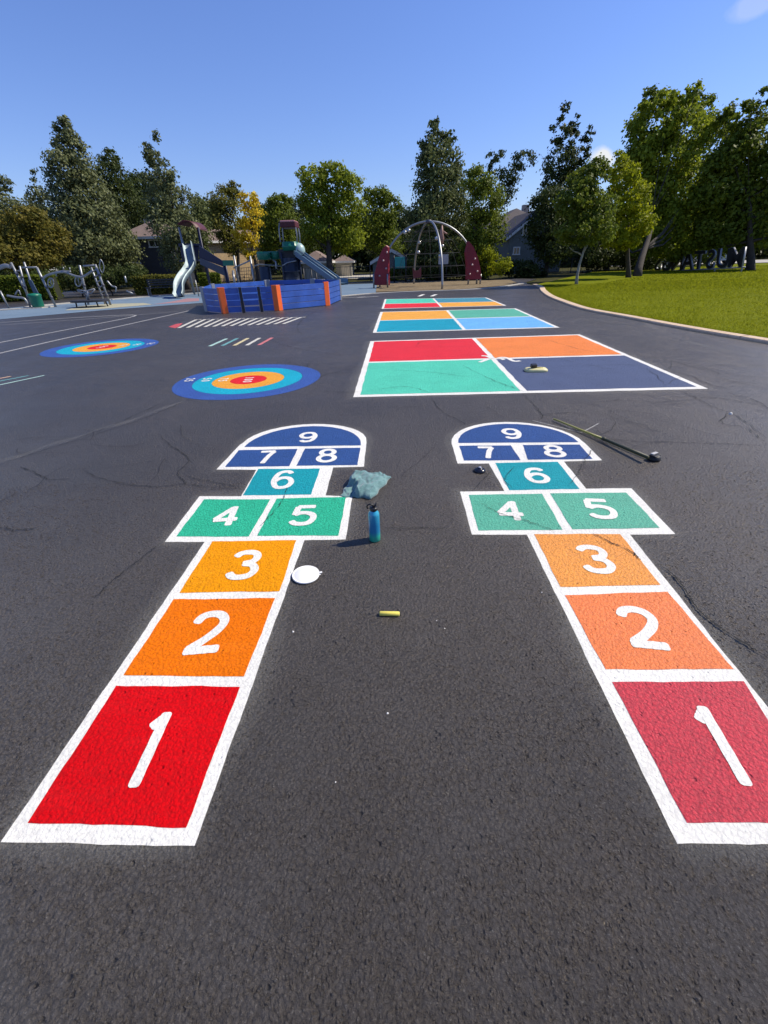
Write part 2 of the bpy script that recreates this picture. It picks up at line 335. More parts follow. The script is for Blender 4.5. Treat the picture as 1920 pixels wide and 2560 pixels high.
def edging(pts, wd, z, name, mat=None):
    pp = catmull([V2(G(*p)) if len(p) == 2 else Vector(p[1:]) for p in pts], 5); mb = MB()
    L = [[(*p, zz) for p in offset(pp, dd)] for dd, zz in ((-wd/2, -.02), (-wd/2, z), (wd/2, z), (wd/2, -.02))]; n = len(pp)
    mb.add([q for r in L for q in r], [(i*n+j, i*n+j+1, (i+1)*n+j+1, (i+1)*n+j) for i in range(3) for j in range(n-1)])
    return struct(name, mb.build(name, mat or MT['concrete']))
edging([W(-40, 14), (0, 671), (60, 664), (130, 657.5), (240, 648), (330, 641), (440, 634), (620, 625)], .35, .05, 'far_kerb')
edging([(730, 641), (800, 635), (900, 630), (1000, 626.5), (1080, 620), (1133, 612)], .28, .03, 'mulch_kerb')
struct('mulch_bed', gpoly([(812, 631), (900, 628.5), (1000, 625), (1080, 618.5), (1120, 612), (1100, 605), (960, 607), (815, 613)], .02, 'mulch_bed', MT['mulch']))
struct('front_path', gpoly([(0, 696), (215, 676), (330, 664), (430, 656), (430, 653.5), (330, 660.5), (215, 670.5), (0, 689.5)], .016, 'front_path', MT['concrete'])) if 0 else None
struct('street', gpoly([W(30, 58), W(120, 40), W(120, 56), W(24, 74)], .02, 'street', MT['concrete']))
struct('driveway', gpoly([W(-6.5, 47), W(4, 46), W(2, 60), W(-4, 60)], .02, 'driveway', MT['concrete']))
# ------------------------------------------------------------------ cracks in the seal coat
CR = [[(0, 1003), (60, 985), (120, 965), (190, 945), (250, 925), (310, 905), (370, 880), (400, 866)], [(150, 953), (230, 925), (300, 893), (355, 870)], [(345, 940), (368, 962), (390, 975), (408, 992), (398, 1008), (384, 1022), (398, 1040), (402, 1048)],
      [(40, 1008), (75, 1022), (105, 1036), (150, 1036)], [(175, 1013), (205, 1030), (240, 1040), (285, 1048), (340, 1052), (400, 1047), (445, 1052), (520, 1057)], [(402, 1030), (440, 1038), (480, 1046), (525, 1055)],
      [(583, 735), (612, 745), (640, 752), (700, 762), (745, 768)], [(690, 668), (665, 682), (648, 697), (643, 712), (655, 724)], [(683, 818), (720, 806), (765, 796)], [(690, 845), (740, 848), (775, 847)],
      [(932, 862), (945, 880), (962, 895), (990, 908), (1005, 918)], [(1128, 851), (1152, 874), (1172, 897), (1168, 907)], [(1170, 897), (1235, 892), (1270, 900)], [(1280, 944), (1340, 952), (1400, 956), (1480, 958), (1560, 960), (1659, 964)],
      [(1468, 845), (1500, 858), (1540, 880), (1572, 892), (1600, 905), (1659, 950)], [(1500, 858), (1560, 862), (1620, 872), (1659, 880)], [(1572, 892), (1560, 915), (1610, 925), (1650, 955)], [(1590, 852), (1640, 870), (1659, 885)],
      [(1277, 1154), (1318, 1172), (1360, 1192), (1386, 1213)], [(1414, 1217), (1447, 1238), (1472, 1266), (1488, 1291), (1510, 1322), (1546, 1352), (1575, 1372), (1620, 1400), (1659, 1425)],
      [(825, 1140), (870, 1143), (905, 1141), (960, 1144)], [(205, 1295), (235, 1265), (270, 1235), (310, 1205), (352, 1172)], [(860, 1036), (890, 1010), (920, 985), (940, 965)], [(1020, 1062), (1045, 1035), (1062, 1018)],
      [(1395, 770), (1440, 778), (1500, 792), (1560, 800)], [(1440, 800), (1490, 812), (1530, 830), (1580, 842)], [(0, 1140), (40, 1146), (80, 1141)], [(900, 750), (905, 741), (935, 734)],
      [(815, 842), (880, 836), (930, 850)], [(1000, 790), (1060, 820), (1130, 846)], [(850, 800), (940, 806), (1010, 815)], [(1150, 765), (1250, 785), (1330, 800)], [(1340, 786), (1400, 800), (1440, 835)], [(1180, 734), (1240, 752), (1300, 764)],
      [(1230, 1050), (1262, 1000), (1280, 970)], [(620, 1055), (607, 1090), (560, 1140)], [(1030, 1085), (1080, 1110), (1140, 1128), (1200, 1150)], [(1110, 1010), (1090, 1035), (1105, 1055)]]
mb = MB()
for i, c in enumerate(CR):
    pp = [V2(G(*p)) for p in c]; pp = catmull(pp, 14); out = []
    for j, p in enumerate(pp):
        d = p.length; a = .003+.0018*d if d < 8 else .02
        out.append(p + Vector((random.gauss(0, a), random.gauss(0, a)))*.6*(1 if i != 19 else .45))
    base = .0050 if i != 19 else .0080
    if i > 27 or i in (20, 22, 23): base = .0035
    wds = [base*random.uniform(.25, 1.7)*(1+.06*pp[0].length) for _ in pp]
    ribbon(mb, out, lambda t: wds[min(len(wds)-1, int(t*(len(wds)-1)+.5))]*(.25+min(1, 6*t, 6*(1-t))*.75), .0072+.00004*i)
for i in range(44):        # hairline web round the far courts and along the right edge
    u, v = random.choice([(random.uniform(1250, 1640), random.uniform(855, 960)), (random.uniform(880, 1500), random.uniform(862, 900)), (random.uniform(600, 800), random.uniform(740, 830)), (random.uniform(1380, 1640), random.uniform(770, 860)), (random.uniform(20, 500), random.uniform(890, 1080))])
    p = V2(G(u, v)); an = random.uniform(0, 6.28); out = [p]
    for k_ in range(random.randint(8, 22)): an += random.choice([-.45, .45, 0, 0, .2, -.2])*random.random(); out.append(out[-1]+Vector((math.cos(an), math.sin(an)))*.035*(1+.05*p.length))
    ribbon(mb, out, lambda t: .0030*(1+.16*p.length)*(1-t)**.5, .0095+.00004*i)
MT['crack'] = plain('open_crack', (.012, .012, .013), .95)
struct('asphalt_cracks', mb.build('asphalt_cracks', MT['crack']))
# ------------------------------------------------------------------ painted games
def overspray(outline, parent, wd=.055, z=.0008):
    poly = ccw([tuple(p) for p in outline]); n = len(poly); vs = []; al = []
    for i in range(n):
        a, b = V2(poly[(i-1) % n]), V2(poly[(i+1) % n]); t = (b-a).normalized(); nn = Vector((t.y, -t.x)); p = V2(poly[i])
        k = .5+.5*math.sin(i*.23+1)*math.sin(i*.061)
        for q, aa in ((-.012, .6), (wd*.35, .24), (wd*(1+k), 0)): vs.append((*(p+nn*q), z)); al.append(aa*(.35+.65*k))
    me = bpy.data.meshes.new('overspray'); me.from_pydata(vs, [], [(3*i+q, 3*i+q+1, 3*((i+1) % n)+q+1, 3*((i+1) % n)+q) for i in range(n) for q in (0, 1)])
    at = me.attributes.new('cover', 'FLOAT', 'POINT'); at.data.foreach_set('value', al)
    return link('overspray', me, MT['spray'], parent)
m, n, l, b = newmat('overspray_dust'); p = pos(n); b.inputs['Base Color'].default_value = (.55, .54, .48, 1); b.inputs['Roughness'].default_value = .9
asphalt_bump(n, l, p, b); at = n.new('ShaderNodeAttribute'); at.attribute_name = 'cover'
tr = n.new('ShaderNodeBsdfTransparent'); ms = n.new('ShaderNodeMixShader')
fac = math2(n, l, 'MULTIPLY', math2(n, l, 'MULTIPLY', at.outputs['Fac'], ramp(n, l, noise(n, l, p, 150, 3, .7), .35, .65)), .75)
l.new(fac, ms.inputs[0]); l.new(tr.outputs[0], ms.inputs[1]); l.new(b.outputs[0], ms.inputs[2]); l.new(ms.outputs[0], n['Material Output'].inputs[0]); MT['spray'] = m
S2 = 1659/1920; OUTL = []
def dust_band(pts, wd, strength, name):
    pp = catmull([V2(G(*p)) for p in pts], 10); vs = []; al = []
    for i, p in enumerate(pp):
        a, b = pp[max(0, i-1)], pp[min(len(pp)-1, i+1)]; t = (b-a).normalized(); nn = Vector((-t.y, t.x))
        for q, aa in ((-1, 0), (-.4, 1), (.4, 1), (1, 0)): vs.append((*(p+nn*q*wd*(.6+.4*math.sin(i*.7+q))), .0006)); al.append(aa*strength*(.5+.5*math.sin(i*.37)**2))
    me = bpy.data.meshes.new(name); me.from_pydata(vs, [], [(4*i+q, 4*i+q+1, 4*i+q+5, 4*i+q+4) for i in range(len(pp)-1) for q in range(3)])
    at = me.attributes.new('cover', 'FLOAT', 'POINT'); at.data.foreach_set('value', al); struct(name, link(name, me, MT['spray']))
dust_band([(0, 998), (120, 958), (250, 918), (370, 876), (430, 850)], .09, .17, 'worn_seam')
dust_band([(880, 770), (940, 762), (1010, 740)], .10, .15, 'worn_seam')
dust_band([(1380, 690), (1480, 735), (1659, 775)], .12, .15, 'worn_seam')
def src(u, v): return V2(G(u*S2, v*S2))
def court(label, base, outline, squares, arc, cells9):
    o = empty('hopscotch_court', (base.x, base.y, 0), label, 'hopscotch', 'painted hopscotch courts')
    ol = dens([src(*p) for p in outline], .04, .0022); ol = ccw(ol); mb = MB(); sheet(mb, ol, .0015); mb.build('white_outline', MT['white'], o)
    overspray(ol, o)
    for num, q, mt, (bot, top, wd) in squares:
        quad = [src(*p) for p in q]; mb = MB(); sheet(mb, ccw(dens(quad, .04, .0018)), .0028); sq = mb.build('colour_square', MT[mt], o)
        sq['label'] = 'square painted with the number ' + num
        a, b_ = V2(G(*bot)), V2(G(*top)); u_ = b_-a; r_ = Vector((u_.y, -u_.x)).normalized()*wd
        mb = MB(); digit(mb, num, a-r_/2, r_, u_, .047, .0041); nm = mb.build('numeral', MT['white'], sq); nm['label'] = 'white painted number ' + num
    return o
def arcpts(l0, top, r0, side, k=16):      # half-oval between two foot points through a crown point, in world metres
    a, b, t = src(*l0), src(*r0), src(*top); c = (a+b)/2; ax = (a-b)/2; ay = t-c - ax*((t-c).dot(ax)/ax.length_squared)
    return [c + ax*math.cos(math.pi*i/k) + ay*math.sin(math.pi*i/k) for i in range(k+1)]
def court2(label, o_main, arc_o, arc_i, squares, nine, g):
    # o_main: outline corners going up the left side and down the right, split where the dome goes
    base = src(*o_main[0][0])
    o = empty('hopscotch_court', (base.x, base.y, 0), label, 'hopscotch', 'painted hopscotch courts')
    left, right = [src(*p) for p in o_main[0]], [src(*p) for p in o_main[1]]
    ring = left + arcpts(*arc_o, 0) + right
    ol = ccw(dens(ring, .04, .0014)); OUTL.append(np.array([tuple(p) for p in ring])); mb = MB(); sheet(mb, ol, .0015); mb.build('white_outline', MT['white'], o); overspray(ol, o)
    sqs = list(squares)
    def put(num, poly, mt, bot, top, wd):
        mb = MB(); sheet(mb, ccw(dens(poly, .04, .0018)), .0028); sq = mb.build('colour_square', MT[mt], o); sq['label'] = 'painted square with the number ' + num
        a, b_ = V2(G(*bot)), V2(G(*top)); u_ = b_-a; r_ = Vector((u_.y, -u_.x)).normalized()*wd
        mb = MB(); digit(mb, num, a-r_/2, r_, u_, .040 if num == '1' else .046, .0041); nm = mb.build('numeral', MT['white'], sq); nm['label'] = 'white painted number ' + num
    for num, q, mt, (bot, top, wd) in sqs: put(num, [src(*p) for p in q], mt, bot, top, wd)
    num, mt, bot, top, wd = nine; put(num, arcpts(*arc_i, 0), mt, bot, top, wd)
    return o
courtL = court2('painted hopscotch court left of the water bottle, deep red first square fully in view',
    ([(2, 2106), (512, 1355), (412, 1355), (499, 1241), (603, 1241), (641, 1175), (541, 1174), (600, 1112)], [(910, 1167), (833, 1169), (814, 1239), (881, 1241), (864, 1349), (761, 1351), (487, 2115)]),
    ((607, 1108), (798, 1060), (916, 1104)), ((611, 1118), (800, 1065.5), (902, 1114)),
    [('1', [(70, 2058), (466, 2070), (600, 1718), (291, 1715)], 'red_l', ((287, 1698), (360, 1541), .15)),
     ('2', [(309, 1689), (610, 1692), (688, 1496), (434, 1499)], 'orange_l', ((430, 1414), (464, 1320), .205)),
     ('3', [(449, 1483), (699, 1479), (741, 1351), (531, 1354)], 'amber_l', ((516, 1254), (540, 1189), .20)),
     ('4', [(441, 1342), (622, 1342), (676, 1249), (510, 1249)], 'green_l', ((480, 1138), (500, 1094), .20)),
     ('5', [(643, 1340), (846, 1340), (865, 1243), (692, 1247)], 'green_l', ((649, 1137), (663, 1092), .20)),
     ('6', [(607, 1239), (778, 1237), (800, 1172), (646, 1173)], 'teal', ((607, 1057), (617, 1017), .20)),
     ('7', [(563, 1168), (723, 1166), (744, 1123), (597, 1126)], 'blue', ((567, 1003), (581, 974), .18)),
     ('8', [(741, 1165), (894, 1163), (901, 1120), (763, 1122)], 'blue', ((703, 1000), (710, 970), .20))],
    ('9', 'blue', (662, 956), (668, 934), .20), None)
courtR = court2('hopscotch court beside the yellow pole, its red first square paled by painted-in sheen and cut off',
    ([(1693, 2110), (1317, 1337), (1180, 1337), (1150, 1229.5), (1261, 1228), (1222, 1159), (1144, 1159), (1132, 1118)], [(1505, 1151), (1410, 1154), (1465, 1222), (1578, 1221), (1688, 1335.5), (1575, 1337), (2190, 2110)]),
    ((1129, 1110), (1278, 1055), (1462, 1108)), ((1146, 1108), (1280, 1060), (1446, 1106)),
    [('1', [(1717, 2058), (2075, 2056), (1859, 1704), (1530, 1706)], 'red_sheen_r', ((1607, 1693), (1512, 1528), .15)),
     ('2', [(1514, 1674), (1834, 1674), (1668, 1480), (1412, 1489)], 'orange_r', ((1406, 1403), (1362, 1310), .205)),
     ('3', [(1401, 1468), (1651, 1463), (1550, 1336), (1335, 1336)], 'amber_r', ((1301, 1241), (1270, 1178), .20)),
     ('4', [(1196, 1327), (1406, 1325), (1355, 1235), (1172, 1238)], 'green_r', ((1108, 1126), (1094, 1082), .20)),
     ('5', [(1431, 1324), (1649, 1320), (1565, 1232), (1375, 1234)], 'green_r', ((1309, 1123), (1282, 1078), .21)),
     ('6', [(1273, 1226), (1449, 1223), (1394, 1155), (1238, 1158)], 'teal', ((1168, 1045), (1150, 1011), .20)),
     ('7', [(1160, 1152), (1301, 1151), (1277, 1114), (1148, 1115)], 'blue', ((1056, 992), (1047, 965), .18)),
     ('8', [(1320, 1150), (1481, 1148), (1449, 1112), (1307, 1113)], 'blue', ((1203, 989), (1191, 962), .20))],
    ('9', 'blue', (1110, 949), (1100, 926), .20), None)
def lerp(a, b, t): return a+(b-a)*t
def four_square(label, cs, cols, lw=.075, lw2=None, mids=(.5, .5)):
    BL, BR, TR, TL = [src(*p) for p in cs]
    o = empty('four_square_court', (BL.x, BL.y, 0), label, 'four square court', 'painted four square courts')
    q = lambda s, t: lerp(lerp(BL, BR, s), lerp(TL, TR, s), t)
    ol = ccw(dens([BL, BR, TR, TL], .12, .003)); mb = MB(); sheet(mb, ol, .0015); mb.build('white_outline', MT['white'], o); overspray(ol, o, .09)
    wx = lw/(BR-BL).length; wy = lw/(TL-BL).length*(lw2 or 1); ms_, mt_ = mids
    for (i, j), c in cols.items():
        s0, s1 = (wx, ms_-wx/2) if i == 0 else (ms_+wx/2, 1-wx); t0, t1 = (wy, mt_-wy/2) if j == 0 else (mt_+wy/2, 1-wy)
        mb = MB(); sheet(mb, ccw(dens([q(s0, t0), q(s1, t0), q(s1, t1), q(s0, t1)], .12, .004)), .0032); sq = mb.build('colour_square', MT[c[0]], o); sq['label'] = c[1]
    return o
four_square('largest, nearest four square court, red, orange, mint and navy with a tool on it', [(883, 993), (1770, 972), (1449, 836), (926, 853)],
            {(0, 0): ('green_f', 'mint green square'), (1, 0): ('navy', 'navy square'), (0, 1): ('red_f', 'red square'), (1, 1): ('orange_f', 'orange square')}, .085, 1.15, (.492, .49))
four_square('middle four square court, amber, teal, green and sky blue', [(932, 832), (1399, 819), (1289, 771), (951, 780)],
            {(0, 0): ('teal_f', 'teal square'), (1, 0): ('sky_f', 'sky blue square'), (0, 1): ('amber_f', 'amber square'), (1, 1): ('green_r', 'green square')}, .085, 1.3, (.496, .5))
four_square('farthest four square court, mint and blue behind red and amber', [(954, 772), (1266, 764), (1216, 744), (962, 748)],
            {(0, 0): ('red_f', 'red square'), (1, 0): ('amber_f', 'amber square'), (0, 1): ('green_f', 'mint square'), (1, 1): ('steel', 'steel blue square')}, .08, 1.3, (.487, .45))
# the loose white letters 'K' and 'x' shapes painted across the middle of the nearest court
mb = MB()
for st in ([(1040, 769), (1052, 770), (1063, 775)], [(1036, 783), (1047, 779), (1058, 775.5)], [(1075, 774), (1085, 772.5), (1096, 774), (1104, 778), (1112, 781), (1124, 780)], [(1083, 777.5), (1090, 777)]):
    ribbon(mb, catmull([V2(G(*p)) for p in st], 4), .07, .0052+len(mb.v)*.00001)
o = mb.build('painted_letter', MT['white'], None, (*V2(G(1080, 776)), 0)); tag(o, 'loose white painted letter strokes across the centre of the nearest four square court', 'painted letters')
def target(label, c, r, rot, nums, numdir):
    c = V2(c); o = empty('target_marking', (c.x, c.y, 0), label, 'painted target', 'round throwing targets')
    for i, (k, mt, nm) in enumerate(((1, 'tblue', 'blue ring'), (.745, 'tteal', 'teal ring'), (.49, 'tamber', 'amber ring'), (.25, 'tred', 'red centre'))):
        ring = [c + Vector((math.cos(a), math.sin(a)))*r*k*(1+.006*math.sin(5*a+i)) for a in np.linspace(0, 2*math.pi, 73)[:-1]]
        mb = MB(); inner = [.745, .49, .25, 0][i]
        if inner:
            ri = [c + Vector((math.cos(a), math.sin(a)))*r*inner for a in np.linspace(0, 2*math.pi, 73)[:-1]]
            mb.add([(*p, .002) for p in ring]+[(*p, .002) for p in ri], [(j, (j+1) % 72, 72+(j+1) % 72, 72+j) for j in range(72)])
        else: sheet(mb, ring, .002)
        rg = mb.build('target_ring', MT[mt], o); rg['label'] = nm
        txt = ['25', '50', '75', '100'][i]; h = .135; 
        if nums:
            nd = V2(numdir).normalized(); rt_ = Vector((nd.y, -nd.x))      # text up = nd
            mid = c - V2(nums).normalized()*r*(.87, .62, .37, 0)[i]; cw = .085; tot = len(txt)*cw+(len(txt)-1)*.035
            mb = MB()
            for q, ch in enumerate(txt): digit(mb, ch, mid - rt_*tot/2 - nd*h/2 + rt_*q*(cw+.035), rt_*cw, nd*h, .024, .0034)
            nmr = mb.build('numeral', MT['white'], rg); nmr['label'] = 'white number ' + txt
    return o
target('nearer round target with blue, teal, amber and red rings', (-1.985, 6.53), 1.08, 0, (1, -.12), (1, .1))
target('farther round target with blue, teal, amber and red rings', (-6.2, 10.1), 1.16, 0, (-.9, -.25), (-1, .1))
# coloured slashes, start ladder, chalk marks, long lines
def stroke_obj(name, a, b_, wd, mat, label, cat, group=None, z=.002):
    mb = MB(); A, B = V2(G(*a)), V2(G(*b_)); ribbon(mb, [A.lerp(B, t/8) for t in range(9)], lambda t: wd*(1+.08*math.sin(17*t)), z)
    return tag(mb.build(name, mat, None, ((A.x+B.x)/2, (A.y+B.y)/2, 0)), label, cat, group)
for nm, c in (('mintline', (.42, .62, .55)), ('tealline', (.16, .38, .38)), ('creamline', (.66, .57, .32)), ('whiteline', (.66, .64, .55)), ('pinkline', (.60, .19, .19)), ('redmark', (.55, .09, .10)), ('peachline', (.70, .45, .30))): MT[nm] = paint_mat(nm, c, .6, .03)
for k_, (a, b_, mt, nm) in enumerate((((453, 748), (490, 731.5), 'mintline', 'pale mint'), ((480, 747), (513, 731), 'tealline', 'dull teal'), ((506, 746.5), (536, 730.5), 'creamline', 'cream yellow'), ((533, 746), (561, 730), 'whiteline', 'off white'), ((559, 745.5), (588, 729.5), 'pinkline', 'pinkish red'))):
    stroke_obj('painted_dash', a, b_, .085, MT[mt], nm + ' slanted dash in the row of five coloured dashes', 'painted dash', 'row of five coloured dashes')
o = empty('number_ladder_marking', (-4.0, 14.2, 0), 'ladder of slanted off white strokes with a red left end, before the blue pit', 'painted ladder')
for k_ in range(13):
    t = k_/12; a = (390+t*(662-390), lerp(707, 697, t)+lerp(0, -1.0, t)); bb = (428+t*(702-428)-0, 691.5+math.sin(t*3.1)*2 - t*6.3)
    a = (a[0]*1.0, a[1]); A, B = V2(G(lerp(386, 612, t), lerp(708.5, 699.5, t))), V2(G(lerp(424, 650, t), lerp(690.5, 685.5, t)))
    mb = MB(); ribbon(mb, [A, A.lerp(B, .5), B, B+Vector((.16, .02))], .10, .002); mb.build('ladder_stroke', MT['whiteline'], o)
mb = MB(); sheet(mb, ccw([V2(G(*p)) for p in ((364, 706), (378, 709), (386, 706), (395, 698), (380, 700))]), .002); mb.build('red_mark', MT['redmark'], o)
stroke_obj('painted_line', (-40, 840), (96, 811), .05, MT['mintline'], 'pale mint line at the left edge of the photo, nearest of three', 'painted line', 'coloured lines at the left edge')
stroke_obj('painted_line', (-40, 831), (62, 811.5), .05, MT['tealline'], 'teal line at the left edge of the photo, middle of three', 'painted line', 'coloured lines at the left edge')
stroke_obj('painted_line', (-40, 825), (24, 813), .05, MT['peachline'], 'short peach orange line at the left edge of the photo', 'painted line', 'coloured lines at the left edge')
def longline(pts, wd, label, mat='oldwhite'):
    mb = MB(); pp = catmull([V2(G(*p)) for p in pts], 10); ribbon(mb, pp, wd, .0022)
    return tag(mb.build('painted_line', MT[mat], None, (*pp[len(pp)//2], 0)), label, 'painted line', 'long faded white court lines')
longline([(-60, 776), (0, 763), (140, 731), (280, 700), (410, 671)], .085, 'long straight white line running to the foot of the blue pit')
longline([(-60, 752), (0, 740), (140, 713), (250, 692), (283, 685), (292, 682), (288, 680.5), (260, 681), (130, 688), (0, 697)], .085, 'white line that bends back in a narrow rounded hairpin')
longline([(0, 702), (120, 694), (260, 683.5), (385, 672.5)], .05, 'faint thin grey line along the rubber play surface')
for a, b_, wd in (((737, 644.5), (775, 641.5), .12), ((770, 640.5), (812, 643), .14), ((1043, 640), (1051, 635.5), .22), ((1070, 640), (1078, 635.5), .22)): pass
far = [((738, 643.5), (790, 641), 'left long'), ((772, 643), (818, 640), 'right long'), ((905, 640), (915, 636), 'left short'), ((932, 640), (942, 636), 'right short')]
for a, b_, nm in far: stroke_obj('painted_dash', a, b_, .16, MT['white' if 'short' in nm else 'oldwhite'], nm + ' white stroke of the far marks behind the farthest four square court', 'painted dash', 'far white strokes by the mulch bed')
mb = MB(); a, b_, c = [V2(G(*p)) for p in ((1150, 908.5), (1256, 935), (1293, 915))]
ribbon(mb, [a, a.lerp(b_, .5), b_], .011, .002); ribbon(mb, [b_, b_.lerp(c, .5), c], .011, .0023)
tag(mb.build('chalk_line', MT['oldwhite'], None, (*b_, 0)), 'thin grey white chalk tick crossing under the yellow pole', 'chalk mark')
# ------------------------------------------------------------------ loose things on the asphalt
# bottle
bx = G(810, 1166); o = empty('water_bottle', bx, 'blue and teal metal water bottle with black loop lid standing by the left court', 'water bottle')
m, n, l, b = newmat('blue_teal_enamel'); s = n.new('ShaderNodeSeparateXYZ'); l.new(pos(n), s.inputs[0])
c = mixc(n, l, ramp(n, l, s.outputs[2], .035, .075), (.02, .42, .30), (.01, .21, .42)); c = mixc(n, l, ramp(n, l, s.outputs[2], .12, .21), c, (.03, .34, .52)); l.new(c, b.inputs['Base Color'])
b.inputs['Roughness'].default_value = .32; b.inputs['Metallic'].default_value = .15; b.inputs['Coat Weight'].default_value = .4
MB().lathe(bx, [(0, .001), (.031, .001), (.0345, .005), (.035, .04), (.0345, .12), (.034, .185), (.031, .2), (.022, .212), (.021, .217)], 32).build('bottle_body', m, o)
bl = plain('black_plastic', (.012, .012, .013), .35)
MB().lathe(bx+Vector((0, 0, .2165)), [(.0225, 0), (.0235, .003), (.0235, .018), (.018, .022), (0, .022)], 24).build('lid', bl, o)
mb = MB(); ca = bx+Vector((-.016, 0, .236)); mb.tube([ca+Vector((.019*math.cos(a)-.004, 0, .017*math.sin(a)+.004)) for a in np.linspace(-.6, 3.9, 14)], .005, 8)
mb.tube([bx+Vector((.0, 0, .238)), bx+Vector((.012, -.004, .25)), bx+Vector((.018, -.004, .266))], [.007, .006, .004], 8); mb.build('lid_loop', bl, o)
# cloth
def cloth():
    A, B, C, D = [V2(G(*p)) for p in ((734, 1073), (763, 1030), (846, 1032), (803, 1079))]
    N = 70; vs = []; fs = []
    for i in range(N+1):
        for j in range(N+1):
            s_, t_ = i/N, j/N; p = A.lerp(D, s_).lerp(B.lerp(C, s_), t_)
            e = min(s_, 1-s_, t_, 1-t_); 
            q_ = s_*.85+t_*1.15+.05*math.sin(7*s_+3)+.04*math.sin(13*t_)-.52; st_ = min(1, max(0, q_/.16)); st_ = st_*st_*(3-2*st_)
            hgt = (.010+.062*st_*(1-.5*s_**2.5))*min(1, e*8)**.5
            f = .006*math.sin(9*s_+4*math.sin(5*t_+2)+7*t_)+.004*math.sin(21*t_-9*s_+3*math.sin(11*s_))+.002*math.sin(47*s_+18*t_)
            f += (1-st_)*.012*(math.sin(17*s_+9*t_)**2)*(math.sin(8*t_+5*s_)**2)+.018*math.exp(-((s_-.56)**2/.01+(t_-.05)**2/.002))
            hgt += f*min(1, e*9) + .004
            lat = Vector((math.sin(t_*14+s_*5), math.sin(s_*16+2)))*.008
            vs.append((p.x+lat.x, p.y+lat.y, max(.004, hgt+.001*math.sin(i*3.1+j*1.7))))
    K = N+1
    for i in range(N):
        for j in range(N): fs.append((i*K+j, (i+1)*K+j, (i+1)*K+j+1, i*K+j+1))
    mb = MB(); mb.add(vs, fs, 0, True); ctr = (A+B+C+D)/4
    m, n, l, b = newmat('faded_teal_jersey'); p = pos(n)
    c = mixc(n, l, ramp(n, l, noise(n, l, p, 26, 5, .7), .35, .65), (.075, .165, .17), (.15, .27, .27)); l.new(c, b.inputs['Base Color'])
    b.inputs['Roughness'].default_value = .95; b.inputs['Sheen Weight'].default_value = .3
    bb = n.new('ShaderNodeBump'); bb.inputs['Strength'].default_value = .6; bb.inputs['Distance'].default_value = .004; l.new(noise(n, l, p, 130, 4, .7), bb.inputs['Height']); l.new(bb.outputs[0], b.inputs['Normal'])
    o = mb.build('crumpled_shirt', m, None, (ctr.x, ctr.y, 0)); so_ = o.modifiers.new('thickness', 'SOLIDIFY'); so_.thickness = .003
    tag(o, 'crumpled faded teal shirt lying by the corner of square five', 'shirt')
cloth()
# white can lid with its tab
c = G(661, 1244); mb = MB(); ax = Vector((.03, -.02, 1)).normalized()
mb.lathe(c+Vector((0, 0, .004)), [(0, 0), (.072, 0), (.0755, .003), (.0755, .009), (.073, .011), (.070, .0085), (.064, .008), (.062, .0095), (0, .0098)], 40, 0, ax)
o = empty('can_lid', (c.x, c.y, 0), 'round white paint bucket lid lying next to square three of the left court', 'lid'); wp = plain('white_plastic', (.80, .80, .78), .35, var=.03); mb.build('lid_disc', wp, o)
MB().box(c+Vector((.082, .012, .012)), (.016, .012, .004), .2).box(c+Vector((.079, -.004, .010)), (.010, .006, .003), .5).build('pull_tab', wp, o, bevel=.001)
# chalk stick
a, b_ = G(820, 1325, .011), G(862, 1326, .011); mb = MB(); d = (b_-a).normalized(); mb.lathe(a, [(0, 0), (.0085, .0), (.0115, .003), (.0115, .094), (.0095, .098), (0, .098)], 20, 0, d)
tag(mb.build('chalk_stick', plain('yellow_chalk', (.78, .66, .12), .8, var=.06, scale=40, bump=.2), None, a), 'fat yellow chalk stick lying on the bare asphalt', 'chalk')
# dark round cap
c = G(1036, 1018); mb = MB(); mb.lathe(c, [(0, .001), (.046, .001), (.05, .006), (.044, .018), (.030, .026), (.012, .029), (.012, .034), (0, .035)], 28)
o = empty('bottle_cap_disc', (c.x, c.y, 0), 'small black domed puck on the asphalt left of square six of the right court', 'black puck'); mb.build('puck_body', plain('gloss_black', (.01, .012, .022), .2), o)
MB().lathe(c+Vector((0, 0, .034)), [(.012, 0), (.013, .003), (.008, .006), (0, .007)], 16).build('knob', plain('grey_knob', (.4, .42, .5), .25), o)
o.name = 'domed_puck'
# pole
a, m_, b_ = G(1196, 905, .02), G(1304, 948, .03), G(1400, 988, .05); o = empty('extension_pole', (b_.x, b_.y, 0), 'long thin yellow extension pole with a black head lying right of the right court', 'pole')
yel = plain('olive_yellow_fibreglass', (.42, .38, .09), .4, var=.1, scale=20); dk = plain('dark_olive_grip', (.055, .055, .022), .5)
mb = MB(); mb.tube([a, m_], .0085, 10); mb.build('pole_shaft', yel, o)
mb = MB(); mb.tube([m_, b_], .0135, 12); mb.build('grip', dk, o)
a2, b2 = G(1240, 924, .010), G(1399, 991, .010); mb = MB(); mb.tube([a2, b2], .0055, 8); mb.build('guide_rod', yel, o)
mb = MB(); mb.lathe(m_, [(0, -.015), (.017, -.015), (.017, .02), (0, .02)], 14, 0, (b_-m_)); mb.build('pole_collar', dk, o)
c = G(1412, 994); mb = MB(); mb.lathe(c, [(0, .002), (.046, .002), (.050, .012), (.046, .03), (.036, .044), (.0, .047)], 20).box(c+Vector((.0, .0, .038)), (.08, .05, .024), .5); mb.build('black_head', plain('head_black', (.008, .008, .009), .5), o, bevel=.004)
MB().box(c+Vector((.0, .018, .055)), (.068, .026, .008), .5).build('head_plate', plain('grey_plate', (.45, .44, .42), .35), o, bevel=.002)
